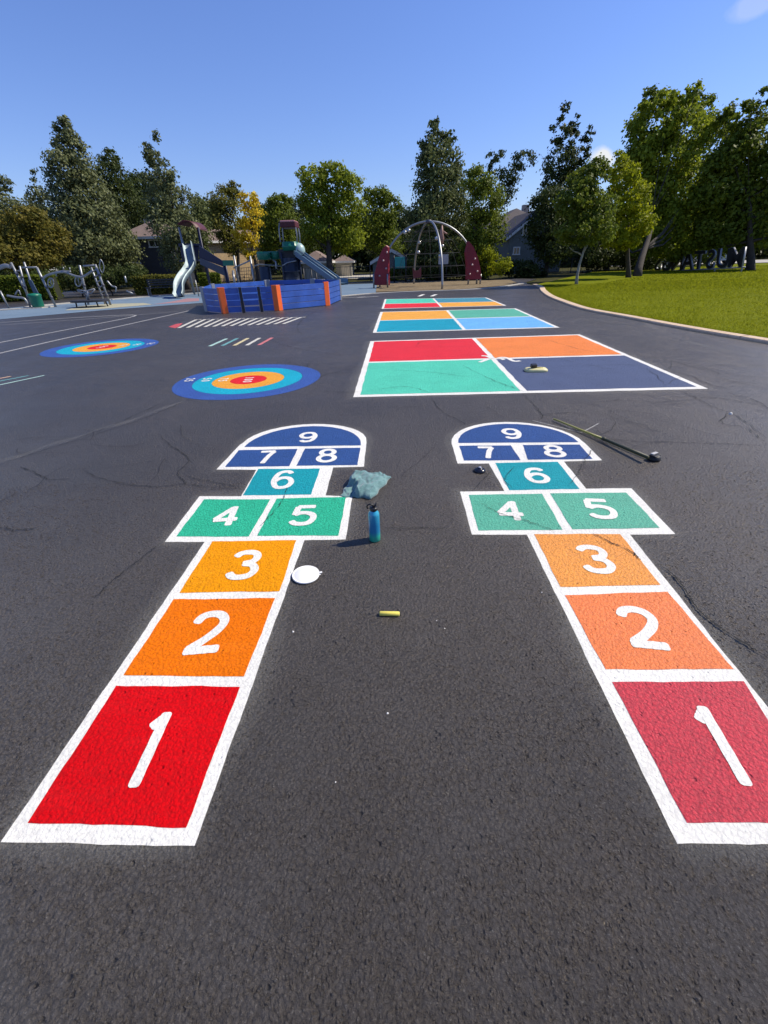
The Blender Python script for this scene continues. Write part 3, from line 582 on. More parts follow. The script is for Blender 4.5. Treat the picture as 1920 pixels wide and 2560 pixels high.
# yellow float with black grip
c = G(1157, 802); cx, cy = c.x, c.y; o = empty('hand_float', (cx, cy, 0), 'pale yellow oval hand float with a black grip lying on the navy square', 'hand tool')
mb = MB(); R_ = lambda k, h: [(k*.17*math.copysign(abs(math.cos(a))**.55, math.cos(a)), k*.095*math.copysign(abs(math.sin(a))**.6, math.sin(a)), h) for a in np.linspace(0, 2*math.pi, 33)[:-1]]
rows = [R_(.95, .002), R_(1, .012), R_(.98, .03), R_(.86, .046), R_(.5, .052)]
vv = [Vector((cx, cy, 0))+Matrix.Rotation(-.12, 3, 'Z') @ Vector(q) for r in rows for q in r]
mb.add(vv, [(i*32+j, i*32+(j+1) % 32, (i+1)*32+(j+1) % 32, (i+1)*32+j) for i in range(4) for j in range(32)]+[tuple(range(32))[::-1], tuple(128+j for j in range(32))], 0, True)
mb.build('float_plate', plain('pale_yellow_plastic', (.66, .60, .30), .45, var=.1, scale=12), o)
MB().box((cx-.045, cy-.015, .083), (.085, .055, .05), .1, .25).tube([(cx-.07, cy-.01, .05), (cx-.065, cy-.01, .07)], .012).tube([(cx-.015, cy-.015, .05), (cx-.02, cy-.015, .07)], .012).build('grip', bl, o, bevel=.008)
MB().tube([(cx+.0, cy-.02, .055), (cx+.09, cy-.03, .052)], .009, 8).build('ridge', plain('ochre_ridge', (.40, .33, .06), .5), o)
# pebbles and paint crumbs
crumb = plain('pale_crumb', (.66, .65, .62), .8)
for k_, (u, v, r) in enumerate(((633, 1365, .006), (837, 1541, .005), (1170, 1280, .004), (943, 1341, .003), (960, 1358, .004), (725, 1690, .003), (1578, 895, .02))):
    c = G(u, v); mb = MB(); 
    pts = [(r*random.uniform(.6, 1.2)*math.cos(a), r*random.uniform(.6, 1.2)*math.sin(a)) for a in np.linspace(0, 6.28, 8)[:-1]]
    mb.add([(c.x+x, c.y+y, .001) for x, y in pts]+[(c.x+x*.6, c.y+y*.6, r*.9) for x, y in pts], [(j, (j+1) % 7, 7+(j+1) % 7, 7+j) for j in range(7)]+[tuple(7+j for j in range(7))], 0, True)
    where = ('below the white lid', 'on the bare asphalt between the two red squares', 'left of the orange square two of the right court', 'right of the chalk stick, upper one', 'right of the chalk stick, lower one', 'low down between the courts, beside the left red square', 'beyond the right corner of the nearest four square court')[k_]
    tag(mb.build('pebble', crumb, None, c), 'tiny pale pebble ' + where, 'pebble', 'pale pebbles on the asphalt')
# stone-size aggregate standing proud of the seal coat in the near field
def grit():
    N = 62000; y = .12+rng.uniform(0, 1, N)**1.25*3.0; x = rng.uniform(-1, 1, N)*(.62+1.02*y)
    keep = np.ones(len(x), bool)
    for pl in OUTL:
        c = pl.mean(0); ins = np.zeros(len(x), bool); q = c+(pl-c)*1.012
        for i in range(len(q)):
            (x1, y1), (x2, y2) = q[i], q[i-1]
            if y1 == y2: continue
            ins ^= ((y1 > y) != (y2 > y)) & (x < (x2-x1)*(y-y1)/(y2-y1)+x1)
        keep &= ~ins
    cl = np.sin(x*7.1+2*np.sin(y*5.3))*np.sin(y*6.7+x*3.1); keep &= rng.uniform(-1.1, .7, len(x)) < cl+.25
    x, y = x[keep], y[keep]; n = len(x)
    r = .0022+.0042*rng.uniform(0, 1, n)**2.2; h = r*rng.uniform(.35, .7, n); k = 6; an = np.linspace(0, 2*np.pi, k+1)[:-1]
    ph = rng.uniform(0, 6.28, n)[:, None]; st = rng.uniform(.65, 1.35, n)[:, None]
    def ring(s, z): 
        jit = rng.uniform(.8, 1.2, (n, k)); return np.stack([x[:, None]+np.cos(an+ph)*(r[:, None]*s*jit)*st, y[:, None]+np.sin(an+ph)*(r[:, None]*s*jit)/st, np.repeat((h*z)[:, None], k, 1)], 2)
    top = np.stack([x, y, h], 1)[:, None, :]
    v = np.concatenate([top, ring(.62, .78), ring(1.05, -.15)], 1).reshape(-1, 3)
    T = [(0, 1+j, 1+(j+1) % k) for j in range(k)]+[(1+j, 1+k+j, 1+k+(j+1) % k) for j in range(k)]+[(1+j, 1+k+(j+1) % k, 1+(j+1) % k) for j in range(k)]
    f = (np.array(T)[None]+(np.arange(n)*(2*k+1))[:, None, None]).reshape(-1, 3)
    me = bpy.data.meshes.new('asphalt_grit'); me.vertices.add(len(v)); me.vertices.foreach_set('co', v.astype(np.float32).ravel())
    me.loops.add(f.size); me.loops.foreach_set('vertex_index', f.astype(np.int32).ravel()); me.polygons.add(len(f))
    me.polygons.foreach_set('loop_start', np.arange(0, f.size, 3, dtype=np.int32)); me.polygons.foreach_set('loop_total', np.full(len(f), 3, dtype=np.int32))
    me.polygons.foreach_set('use_smooth', np.ones(len(f), bool)); me.update()
    o = link('asphalt_grit', me, MT['asphalt'], None, (0, 1.5, 0)); tag(o, 'coarse dark stones of the asphalt standing up in the foreground', 'grit', None, 'stuff')
grit()
#@@PART2
# ------------------------------------------------------------------ trees
def fastmesh(name, co, nq, rnd, vpq=4):
    me = bpy.data.meshes.new(name); me.vertices.add(len(co)); me.vertices.foreach_set('co', co.astype(np.float32).ravel())
    me.loops.add(nq*vpq); me.loops.foreach_set('vertex_index', np.arange(nq*vpq, dtype=np.int32))
    me.polygons.add(nq); me.polygons.foreach_set('loop_start', np.arange(0, nq*vpq, vpq, dtype=np.int32))
    me.polygons.foreach_set('loop_total', np.full(nq, vpq, dtype=np.int32))
    at = me.attributes.new('rnd', 'FLOAT', 'POINT'); at.data.foreach_set('value', np.repeat(rnd, vpq).astype(np.float32))
    me.update(); return me
def leaf_cloud(lobes, size, dens_, aspect=.62, clump=1.0, per=34, up=.35, cap=17000, droop=0):
    C_, N_, K_ = [], [], []; cap = int(cap*4.4); dens_ = dens_*3.6
    for c, r in lobes:
        r = np.array(r); area = 4*math.pi*((r[0]*r[1]+r[0]*r[2]+r[1]*r[2])/3)
        k = max(3, int(area*dens_/(size*size*aspect)/per)); d = rng.normal(size=(k, 3)); d /= np.linalg.norm(d, axis=1)[:, None]
        rad = rng.uniform(.45, 1.03, k)[:, None]**.6
        C_.append(np.array(c)+d*rad*r); N_.append(d); K_.append(np.full(k, r.min()))
    C_, N_, K_ = np.vstack(C_), np.vstack(N_), np.hstack(K_)
    if len(C_)*per > cap:
        idx = rng.choice(len(C_), cap//per, replace=False); C_, N_, K_ = C_[idx], N_[idx], K_[idx]
        
    m = len(C_); sg = np.clip(K_*.2, .12, .42)*clump
    off = rng.normal(size=(m, per, 3))*sg[:, None, None]*np.array([1, 1, .72]); cen = (C_[:, None, :]+off).reshape(-1, 3)
    n0 = np.repeat(N_, per, 0)*.7 + off.reshape(-1, 3)/np.repeat(sg, per)[:, None]*.35 + rng.normal(size=(m*per, 3))*.75 + np.array([0, 0, up])
    n0 /= np.linalg.norm(n0, axis=1)[:, None]
    a = np.cross(n0, rng.normal(size=n0.shape)); a /= np.linalg.norm(a, axis=1)[:, None]; b = np.cross(n0, a)
    if droop: a[:, 2] -= droop; 
    s = size*1.06*rng.uniform(.55, 1.25, (len(cen), 1))
    q = np.stack([cen-a*s*.5, cen+b*s*aspect*.5+a*s*.05, cen+a*s*.5, cen-b*s*aspect*.5+a*s*.05], 1).reshape(-1, 3)
    crnd = np.repeat(rng.uniform(0, 1, m), per)*.45 + rng.uniform(0, 1, m*per)*.55
    return q, len(cen), crnd, C_
bark = plain('grey_brown_bark', (.045, .036, .029), .9, var=.3, scale=6, bump=.6)
barkp = plain('pale_bark', (.26, .25, .22), .85, var=.3, scale=6, bump=.4)
def px_lobes(Y, L, depth=1.0):
    out = []
    for u, v, ru, rv in L:
        c = P(u, v, Y); rx = (P(u+ru, v, Y)-P(u-ru, v, Y)).length/2; rz = (P(u, v-rv, Y)-P(u, v+rv, Y)).length/2
        c.y += random.uniform(-.35, .35)*rx
        out.append(((c.x, c.y, max(c.z, .25)), (rx, rx*depth, rz)))
    return out
def tree(label, Y, L, mat, group='trees around the playground', size=.19, dens_=.9, trunk=.2, bk_=None, base=None, per=34, clump=1.0, cap=15000, cat='tree', name='tree', aspect=.62, limbs=11, up=.35, droop=0, trunk_to=.8):
    lob = px_lobes(Y, L); size *= (Y/40)**.5
    if base: bp = G(*base)
    else:
        zz = [c for c, r in lob]; bp = Vector((sum(c[0] for c in zz)/len(zz), Y, 0))
    o = empty(name, (bp.x, bp.y, 0), label, cat, group)
    q, nq, rn, cl = leaf_cloud(lob, size, dens_, aspect, clump, per, up, cap, droop)
    topz = max(c[2]+r[2]*.6 for c, r in lob); top = max(lob, key=lambda t: t[0][2])[0]; topz *= trunk_to
    mb = MB(); k = 9; pts = []
    for i in range(k):
        t = i/(k-1); z = -.1+(topz*.94+.1)*t
        pts.append(Vector((bp.x+(top[0]-bp.x)*t**1.5+math.sin(t*5+bp.x)*.08*t*4, bp.y+(top[1]-bp.y)*t**1.5+math.cos(t*4)*.08*t*4, z)))
    mb.tube(pts, [max(.012, trunk*(1.25 if i == 0 else 1)*(1-i/(k-1))**.8) for i in range(k)], 9)
    cands = sorted(range(len(cl)), key=lambda i: random.random())[:limbs]
    for i in cands:
        c = Vector(cl[i]); 
        hz = max(.9, min(c.z-.5-.35*math.hypot(c.x-bp.x, c.y-bp.y), topz*.8)); t = max(.36, min(.9, hz/(topz*.94)))
        f = t*(k-1); j = int(f); s_ = pts[j].lerp(pts[min(k-1, j+1)], f-j); mid = s_.lerp(c, .5)+Vector((0, 0, -.12*(c-s_).length*.5))
        r0 = trunk*(1-t)**.8*.5+.012
        mb.tube([s_, s_.lerp(mid, .5)+Vector((0, 0, .03)), mid, c], [r0, r0*.75, r0*.5, .01], 6)
    mb.build('trunk', bk_ or bark, o)
    me = fastmesh('crown', q, nq, rn); link('crown', me, mat, o); return o
LM = dict(
    silver=leaf_mat('silver_green_leaves', (.055, .070, .022), (.21, .23, .10), .3, .5), dark=leaf_mat('dark_green_leaves', (.022, .036, .009), (.085, .11, .026), .35),
    mid=leaf_mat('mid_green_leaves', (.06, .09, .009), (.21, .255, .028), .45), bright=leaf_mat('bright_green_leaves', (.10, .14, .010), (.34, .39, .035), .5),
    lime=leaf_mat('lime_leaves', (.16, .20, .008), (.38, .40, .02), .55), gold=leaf_mat('golden_leaves', (.40, .30, .015), (.85, .66, .05), .55), olive=leaf_mat('olive_leaves', (.09, .10, .018), (.24, .22, .04), .4),
    rust=leaf_mat('rusty_olive_leaves', (.075, .085, .012), (.24, .19, .035), .4), sage=leaf_mat('sage_leaves', (.06, .08, .025), (.19, .22, .075), .35))
tree('tall conical silver green tree, highest on the left, behind the climbing frame', 42, [(137, 262, 9, 18), (141, 285, 20, 26), (150, 322, 34, 34), (160, 370, 50, 42), (172, 425, 62, 48), (190, 480, 76, 50), (208, 535, 84, 45), (222, 580, 70, 30)], LM['silver'], size=.22, trunk=.32, cap=19000)
tree('dark green tree showing its top between the two tall silver green ones, left half', 50, [(237, 345, 18, 22), (247, 385, 34, 36), (262, 440, 42, 50)], LM['dark'], trunk=.25, cap=9000)
tree('rounded dark green tree behind the roof of the navy house', 56, [(300, 400, 34, 28), (318, 440, 50, 45), (300, 485, 50, 40)], LM['dark'], trunk=.25, cap=9000)
tree('spindly silver green tree with a twiggy forked tip behind the wavy slide', 36, [(341, 302, 5, 14), (318, 320, 6, 14), (334, 340, 20, 24), (350, 380, 32, 32), (362, 430, 44, 42), (378, 490, 46, 46), (386, 550, 36, 40)], LM['silver'], size=.2, trunk=.22, dens_=.75, cap=14000)
tree('grey green tree right of the spindly silver one, behind the slide tower', 41, [(432, 458, 22, 34), (424, 505, 30, 40), (430, 550, 26, 30)], LM['sage'], trunk=.18, cap=7000)
tree('olive coloured tree half hiding the tan house', 47, [(500, 408, 17, 20), (486, 435, 30, 32), (478, 480, 28, 40), (500, 520, 24, 30)], LM['olive'], trunk=.2, cap=8000)
tree('golden yellow tree in autumn colour right of the tan house', 43, [(538, 428, 20, 20), (545, 465, 26, 32), (528, 500, 24, 36), (540, 535, 20, 26)], LM['gold'], size=.2, trunk=.17, dens_=.6, cap=6500)
tree('green tree between the golden tree and the red roofed play tower', 52, [(602, 436, 28, 18), (600, 475, 38, 36), (598, 525, 42, 40)], LM['mid'], trunk=.25, cap=9000)
tree('broad bright green tree with a forked dark trunk behind the straight slide', 45, [(675, 385, 30, 28), (718, 374, 34, 24), (752, 402, 30, 32), (684, 432, 46, 40), (738, 455, 46, 46), (700, 500, 54, 40), (752, 515, 40, 34)], LM['bright'], size=.23, trunk=.34, base=(712, 607), cap=19000, limbs=16)
tree('dark broad tree between the bright green one and the dome climber', 50, [(812, 424, 34, 22), (838, 455, 26, 36), (806, 485, 44, 46), (838, 530, 32, 36)], LM['mid'], size=.22, trunk=.3, cap=12000)
tree('tall conical silver green tree directly behind the dome climber', 40, [(938, 275, 13, 20), (972, 300, 13, 18), (940, 312, 32, 30), (950, 355, 50, 42), (950, 410, 60, 48), (950, 465, 68, 50), (955, 520, 70, 45), (960, 565, 60, 34)], LM['sage'], size=.22, trunk=.32, cap=19000)
tree('rounder green tree leaning against the tall one behind the dome climber, right side', 37, [(1030, 395, 34, 32), (1045, 440, 38, 42), (1050, 495, 40, 44), (1030, 540, 40, 36)], LM['mid'], size=.2, trunk=.24, cap=12000)
tree('airy sparse tree with sky showing through, above the grey gabled house', 56, [(1068, 338, 22, 15), (1055, 372, 18, 18), (1125, 350, 30, 20), (1100, 378, 30, 24), (1090, 420, 28, 28)], LM['dark'], size=.2, trunk=.16, dens_=.42, cap=6000, clump=1.3)
tree('tall poplar with several slender spires right of the grey house', 48, [(1218, 240, 10, 26), (1204, 285, 16, 30), (1243, 262, 9, 26), (1228, 300, 20, 34), (1276, 290, 8, 22), (1258, 325, 16, 30), (1210, 350, 36, 36), (1250, 375, 32, 32), (1205, 405, 40, 36)], LM['dark'], size=.21, trunk=.22, dens_=.65, cap=13000)
tree('dark leafy tree in front of the grey house, right of it', 38, [(1185, 440, 36, 34), (1172, 490, 38, 42), (1195, 535, 40, 38), (1225, 470, 30, 50)], LM['dark'], trunk=.2, cap=12000)
tree('round crowned tree on a slim pale trunk, nearest of the lawn trees', 26.6, [(1292, 362, 24, 22), (1268, 395, 44, 36), (1250, 440, 50, 40), (1280, 455, 50, 42), (1258, 500, 60, 34)], LM['mid'], size=.20, trunk=.085, bk_=barkp, base=(1245, 616), cap=13000, clump=.8)
tree('lime green tree on a dark trunk standing on the lawn', 31, [(1336, 345, 16, 18), (1342, 385, 32, 34), (1354, 430, 44, 40), (1368, 480, 50, 36), (1345, 515, 46, 22)], LM['lime'], size=.2, trunk=.16, base=(1358, 601), cap=13000, clump=.8)
tree('large bright green tree, widest on the right, behind the lime green one', 40, [(1395, 235, 18, 20), (1462, 208, 44, 22), (1430, 265, 60, 44), (1480, 290, 50, 50), (1440, 345, 76, 54), (1385, 330, 36, 50), (1470, 420, 66, 54), (1405, 420, 50, 60), (1430, 480, 60, 50), (1470, 525, 50, 36), (1400, 530, 40, 26)], LM['bright'], size=.27, trunk=.27, trunk_to=.45, base=(1376, 598), cap=20000, dens_=.95)
tree('dark green tree top rising behind the large bright green tree', 50, [(1400, 215, 26, 22), (1500, 225, 34, 26), (1525, 262, 24, 26), (1540, 330, 40, 60), (1530, 430, 46, 70), (1540, 520, 44, 46)], LM['mid'], size=.24, trunk=.35, cap=16000)
tree('dark rounded tree filling the gap left of the olive tree, behind the slide tower', 57, [(452, 452, 34, 22), (440, 490, 44, 36), (470, 530, 40, 36)], LM['dark'], trunk=.2, cap=9000)
tree('dark green tree between the golden tree and the low garages, behind the others', 60, [(572, 462, 30, 22), (640, 452, 34, 24), (605, 495, 60, 40), (650, 530, 40, 36)], LM['dark'], trunk=.2, cap=11000)
tree('low dark tree closing the gap left of the tall conical tree behind the dome', 60, [(868, 470, 26, 22), (862, 510, 38, 36), (800, 500, 50, 40)], LM['dark'], trunk=.2, cap=9000)
tree('big dark tree cut by the right edge of the photo, with a forked trunk', 38, [(1652, 208, 16, 22), (1600, 245, 36, 28), (1640, 290, 50, 50), (1592, 340, 50, 50), (1650, 390, 60, 60), (1590, 430, 50, 50), (1545, 400, 40, 60), (1650, 480, 60, 50), (1560, 490, 50, 50), (1595, 515, 46, 30), (1720, 340, 60, 110)], LM['mid'], size=.28, trunk=.30, trunk_to=.55, base=(1620, 585), cap=20000, limbs=18)
tree('pale silver green tree top at the left edge of the photo', 52, [(4, 398, 22, 20), (-8, 440, 40, 40), (34, 462, 26, 34)], LM['silver'], trunk=.2, cap=7000, dens_=.6)
tree('thin wispy silver tree left of the tall conical one', 46, [(68, 378, 6, 15), (76, 415, 16, 26), (94, 440, 24, 30), (80, 470, 34, 30)], LM['silver'], trunk=.14, cap=5500, dens_=.5)
tree('rusty olive rounded tree at the far left behind the climbing frame', 33, [(58, 470, 42, 20), (30, 505, 50, 34), (88, 515, 48, 38), (60, 555, 74, 32), (-20, 540, 40, 50)], LM['rust'], trunk=.2, cap=13000)
tree('dark tree closing the gap behind the play structure', 58, [(470, 520, 40, 40), (560, 500, 36, 40), (640, 520, 40, 45)], LM['dark'], trunk=.2, cap=8000)
tree('dark tree in the gap right of the grey house, behind the small lawn tree', 45, [(1290, 480, 40, 50), (1330, 540, 50, 36), (1280, 550, 40, 34), (1390, 545, 50, 40)], LM['dark'], trunk=.25, cap=12000)
SG = 'shrubs along the back of the playground'
def shrub(label, Y, L, mat, **k): return tree(label, Y, L, mat, group=SG, cat='shrub', name='shrub', trunk=.05, limbs=5, cap=k.pop('cap', 5000), size=k.pop('size', .16), **k)
shrub('yellow green shrub right of the right red climbing panel', 36, [(1050, 552, 22, 16), (1075, 572, 28, 20), (1048, 585, 22, 14)], LM['lime'])
shrub('dark shrub below the grey gabled house', 38, [(1120, 580, 34, 18), (1150, 592, 30, 14)], LM['dark'])
shrub('dark shrub behind the middle of the dome climber', 38, [(900, 575, 40, 28), (950, 585, 40, 20)], LM['dark'])
shrub('dark shrub behind the right half of the dome climber', 38, [(1000, 575, 36, 28), (1030, 592, 30, 14)], LM['dark'])
shrub('low dark shrub in front of the small shed', 40, [(862, 590, 20, 14), (845, 597, 18, 9)], LM['mid'], cap=2500)
for k_, (u, v, w_) in enumerate(((20, 610, 44), (95, 608, 40), (165, 602, 40), (230, 600, 38), (285, 595, 28))):
    shrub(('dark shrub at the left edge behind the climbing frame', 'dark shrub behind the overhead curved beam', 'dark shrub under the tall conical tree', 'dark shrub behind the spinner', 'dark shrub beside the lower window of the navy house')[k_], 31, [(u, v, w_, 24)], LM['dark'], cap=3500)
def hedge(label, a, b_, z, wd, mat):
    A, B = V2(a), V2(b_); o = empty('hedge', (A.x, A.y, 0), label, 'hedge', 'clipped hedges'); L = (B-A).length; t = (B-A)/L; nn = Vector((-t.y, t.x))
    k = 9000; s_ = rng.uniform(0, 1, k); face = rng.integers(0, 3, k); c = np.zeros((k, 3)); d = np.zeros((k, 3))
    w_ = rng.uniform(-.5, .5, k)*wd; h_ = rng.uniform(0.05, 1, k)*z
    w_ = np.where(face == 0, w_, np.where(face == 1, -wd/2, wd/2)); h_ = np.where(face == 0, z, h_); w_ += rng.normal(0, .04, k); h_ += rng.normal(0, .035, k)
    c[:, 0] = A.x+t.x*s_*L+nn.x*w_; c[:, 1] = A.y+t.y*s_*L+nn.y*w_; c[:, 2] = h_
    n0 = rng.normal(size=(k, 3))+np.array([0, 0, .6]); n0 /= np.linalg.norm(n0, axis=1)[:, None]; a_ = np.cross(n0, rng.normal(size=(k, 3))); a_ /= np.linalg.norm(a_, axis=1)[:, None]; b2 = np.cross(n0, a_)
    q = np.stack([c-a_*.07, c+b2*.04, c+a_*.07, c-b2*.04], 1).reshape(-1, 3)
    link('foliage', fastmesh('foliage', q, k, rng.uniform(0, 1, k)), mat, o)
    mb = MB(); m_ = (A+B)/2; mb.box((m_.x, m_.y, z*.48), (L*.98, wd*.85, z*.92), math.atan2(t.y, t.x)); mb.build('twig_core', plain('dark_twigs', (.012, .016, .006), 1), o)
hedge('clipped green hedge at the left edge behind the climbing frame', P(-40, 590, 28)[:2], P(112, 590, 29)[:2], 1.25, 1.2, LM['mid'])
hedge('clipped green hedge below the navy house, left of the wavy slide', P(288, 600, 31)[:2], P(380, 600, 31.5)[:2], 1.0, 1.0, LM['olive'])
hedge('clipped dark hedge right of the wavy slide behind the play structure', P(428, 600, 33)[:2], P(475, 600, 33.5)[:2], 1.0, 1.0, LM['mid'])
# distant wood closing the horizon
lob = []
for u in range(-160, 1860, 42):
    v = 520 + random.uniform(-26, 14) - (20 if u > 1350 else 0); lob += px_lobes(random.uniform(72, 84), [(u, v, 34, 44), (u+14, v+42, 34, 30)])
for u in range(820, 1460, 40): lob += px_lobes(64, [(u, 520+random.uniform(-12, 12), 30, 40), (u, 565, 34, 22)])
q, nq, rn, cl = leaf_cloud(lob, .8, .9, .7, 1.6, 30, .35, 34000)
tag(link('distant_woods', fastmesh('distant_woods', q, nq, rn), LM['dark'], None, (0, 80, 0)), 'dark band of distant woods closing the horizon behind the houses', 'woods', None, 'stuff')
# grass blades on the lawn, denser near the kerb
def grass():
    k = 200000; t = rng.uniform(0, 1, k); kf = np.array([tuple(p) for p in offset(KF, .27)]); L = np.cumsum(np.r_[0, np.linalg.norm(np.diff(kf, axis=0), axis=1)])
    sel = rng.uniform(L[-1]*.30, L[-1]*.97, k); x = np.interp(sel, L, kf[:, 0]); y = np.interp(sel, L, kf[:, 1]); dist = rng.uniform(0, 1, k)**1.9*40
    x = x+.02+dist; y = y+rng.normal(0, .3, k)*np.clip(dist, 0, 1)
    hgt = rng.uniform(.015, .045, k)*(1+.3*np.sin(x*2)*np.cos(y*1.7)); wd = .006+dist*.0015; an = rng.uniform(0, 6.28, k); ln = rng.normal(0, .03, (k, 2))
    dx, dy = np.cos(an)*wd, np.sin(an)*wd; z = np.full(k, .044)
    q = np.stack([np.stack([x-dx, y-dy, z], 1), np.stack([x+dx, y+dy, z], 1), np.stack([x+ln[:, 0], y+ln[:, 1], z+hgt], 1)], 1).reshape(-1, 3)
    k2 = 90000; x = rng.uniform(9, 50, k2); y = rng.uniform(20, 46, k2); kx = 8.3+np.clip((y-22)*.9, 0, 40); m_ = x > kx+.2; x, y = x[m_], y[m_]; k2 = len(x)
    hgt = rng.uniform(.02, .045, k2); an = rng.uniform(0, 6.28, k2); dx, dy = np.cos(an)*.035, np.sin(an)*.035; z = np.full(k2, .044)
    q = np.vstack([q, np.stack([np.stack([x-dx, y-dy, z], 1), np.stack([x+dx, y+dy, z], 1), np.stack([x+rng.normal(0, .03, k2), y+rng.normal(0, .03, k2), z+hgt], 1)], 1).reshape(-1, 3)]); k += k2
    me = fastmesh('grass', q, k, rng.uniform(0, 1, k), 3)
    tag(link('grass', me, leaf_mat('grass_blades', (.15, .18, .008), (.27, .28, .014), .6, .7, .05), None, (12, 12, 0)), 'short mown green grass of the lawn behind the tan kerb', 'grass', None, 'stuff')
grass()
# ------------------------------------------------------------------ houses
glass = plain('dark_window_glass', (.02, .025, .03), .08, spec=.8)
trim = plain('white_trim', (.62, .62, .60), .5)
def house(name, label, cat, x0, x1, y0, dep, ze, zr, wall, roof, rot=0, hip=True, wins=(), over=.45, chim=None, sidewins=(), doors=(), group='houses behind the trees'):
    cx, cy = (x0+x1)/2, y0+dep/2; piv = Vector((x0 if rot <= 0 else x1, y0, 0)); R = Matrix.Rotation(rot, 3, 'Z')
    def fin(mb, nm, mat, par):
        mb.v = [tuple(piv+R @ (Vector(v)-piv)) for v in mb.v]; return mb.build(nm, mat, par)
    o = empty(name, (piv.x, piv.y, 0), label, cat, group)
    mb = MB(); mb.box((cx, cy, ze/2), (x1-x0, dep, ze))
    if not hip: mb.prism([(x0, y0+.001, ze), (x1, y0+.001, ze), (cx, y0+.001, zr)], (0, dep-.002, 0))
    fin(mb, 'wall', wall, o); mb = MB()
    X0, X1, Y0, Y1 = x0-over, x1+over, y0-over, y0+dep+over; t = .14
    if hip:
        wx, wy = X1-X0, Y1-Y0; h_ = min(wx, wy)/2
        ra, rb = ((X0+h_, cy), (X1-h_, cy)) if wx >= wy else ((cx, Y0+h_), (cx, Y1-h_))
        base_ = [(X0, Y0), (X1, Y0), (X1, Y1), (X0, Y1)]; zt = ze+t
        vs = [(*p, ze-.02) for p in base_]+[(*p, zt) for p in base_]+[(*ra, zr), (*rb, zr)]
        fs = [(3, 2, 1, 0), (0, 1, 5, 4), (1, 2, 6, 5), (2, 3, 7, 6), (3, 0, 4, 7)]
        fs += [(4, 5, 9, 8), (5, 6, 9), (6, 7, 8, 9), (7, 4, 8)] if wx >= wy else [(4, 5, 8), (5, 6, 9, 8), (6, 7, 9), (7, 4, 8, 9)]
        mb.add(vs, fs)
    else:
        sl_ = (zr-ze)/((x1-x0)/2)
        for s_ in (-1, 1):
            xe = cx+s_*((x1-x0)/2+over); zee = ze-over*sl_
            mb.prism([(cx, Y0, zr+.03), (xe, Y0, zee+.03), (xe, Y0, zee+t+.03), (cx, Y0, zr+t+.03)], (0, Y1-Y0, 0))
    rf = fin(mb, 'roof', roof, o)
    if not hip:
        mb = MB(); sl_ = (zr-ze)/((x1-x0)/2)
        for s_ in (-1, 1):
            xe = cx+s_*((x1-x0)/2+over); zee = ze-over*sl_
            mb.prism([(cx, Y0-.03, zr-.12), (xe, Y0-.03, zee-.12), (xe, Y0-.03, zee+t-.02), (cx, Y0-.03, zr+t-.02)], (0, .028, 0))
    else: mb = MB().box(((X0+X1)/2, Y0-.02, ze+.05), (X1-X0, .03, .2)).box((X1+.02, cy, ze+.05), (.03, Y1-Y0, .2))
    fin(mb, 'fascia', trim, o)
    if chim: fin(MB().box((chim[0], chim[1], chim[2]/2+zr*.35), (.7, .7, chim[2]-zr*.7+.0)), 'chimney', plain('chimney_masonry', (.4, .36, .32), .8), rf)
    for a, b_, za, zb in wins:
        f = fin(MB().box(((a+b_)/2, y0-.03, zb-.05), (b_-a, .10, .1)).box(((a+b_)/2, y0-.03, za+.05), (b_-a+.1, .12, .1)).box((a+.05, y0-.03, (za+zb)/2), (.1, .098, zb-za-.2)).box((b_-.05, y0-.03, (za+zb)/2), (.1, .098, zb-za-.2)).box(((a+b_)/2, y0-.03, (za+zb)/2), (.06, .09, zb-za-.2)), 'window', trim, o)
        fin(MB().box(((a+b_)/2, y0-.012, (za+zb)/2), (b_-a-.15, .03, zb-za-.15)), 'pane', glass, f)
    for a, b_, zb, mt in doors: fin(MB().box(((a+b_)/2, y0-.03, zb/2), (b_-a, .06, zb)).box(((a+b_)/2, y0-.065, zb*.52), (b_-a-.2, .02, .04)).box(((a+b_)/2, y0-.065, zb*.27), (b_-a-.2, .02, .04)).box(((a+b_)/2, y0-.065, zb*.77), (b_-a-.2, .02, .04)), 'garage_door', mt, o)
    return o
def zpx(u, v, Y): return P(u, v, Y).z
def xpx(u, v, Y): return P(u, v, Y).x
navyw = striped('navy_siding', (.035, .042, .065), .16); tanw = striped('tan_siding', (.58, .42, .24), .18); greyw = striped('grey_siding', (.16, .19, .20), .16); garw = striped('beige_siding', (.33, .32, .28), .18)
roofb = striped('brown_shingles', (.20, .145, .125), .14, dark=.7, rough=.9); roofd = striped('dark_shingles', (.10, .085, .09), .14, dark=.7, rough=.9)
Y = 46
house('navy_house', 'dark navy house with brown hipped roof and white framed windows, left', 'house', xpx(272, 560, Y), xpx(372, 560, Y), Y, 8, zpx(330, 515, Y), zpx(300, 474, Y), navyw, roofb,
      wins=[(xpx(321, 525, Y), xpx(349, 525, Y), zpx(335, 535, Y), zpx(335, 517, Y)), (xpx(286, 575, Y), xpx(307, 575, Y), zpx(296, 587, Y), zpx(296, 566, Y))], chim=(xpx(285, 500, Y), Y+4, zpx(285, 466, Y)-zpx(300, 474, Y)*.0))
Y = 52
house('tan_house', 'tan house with a sunlit side wall behind the olive tree', 'house', xpx(430, 560, Y), xpx(462, 560, Y), Y, 7, zpx(470, 524, Y), zpx(462, 494, Y), tanw, roofb, rot=-.75, wins=[], chim=None)
Y = 58
house('pale_house', 'small pale gabled house squeezed between the tan house and the golden tree', 'house', xpx(497, 560, Y), xpx(535, 560, Y), Y, 8, zpx(510, 548, Y), zpx(514, 520, Y), garw, roofd, hip=False, wins=[(xpx(508, 560, Y), xpx(516, 560, Y), zpx(512, 566, Y), zpx(512, 552, Y))])
Y = 50
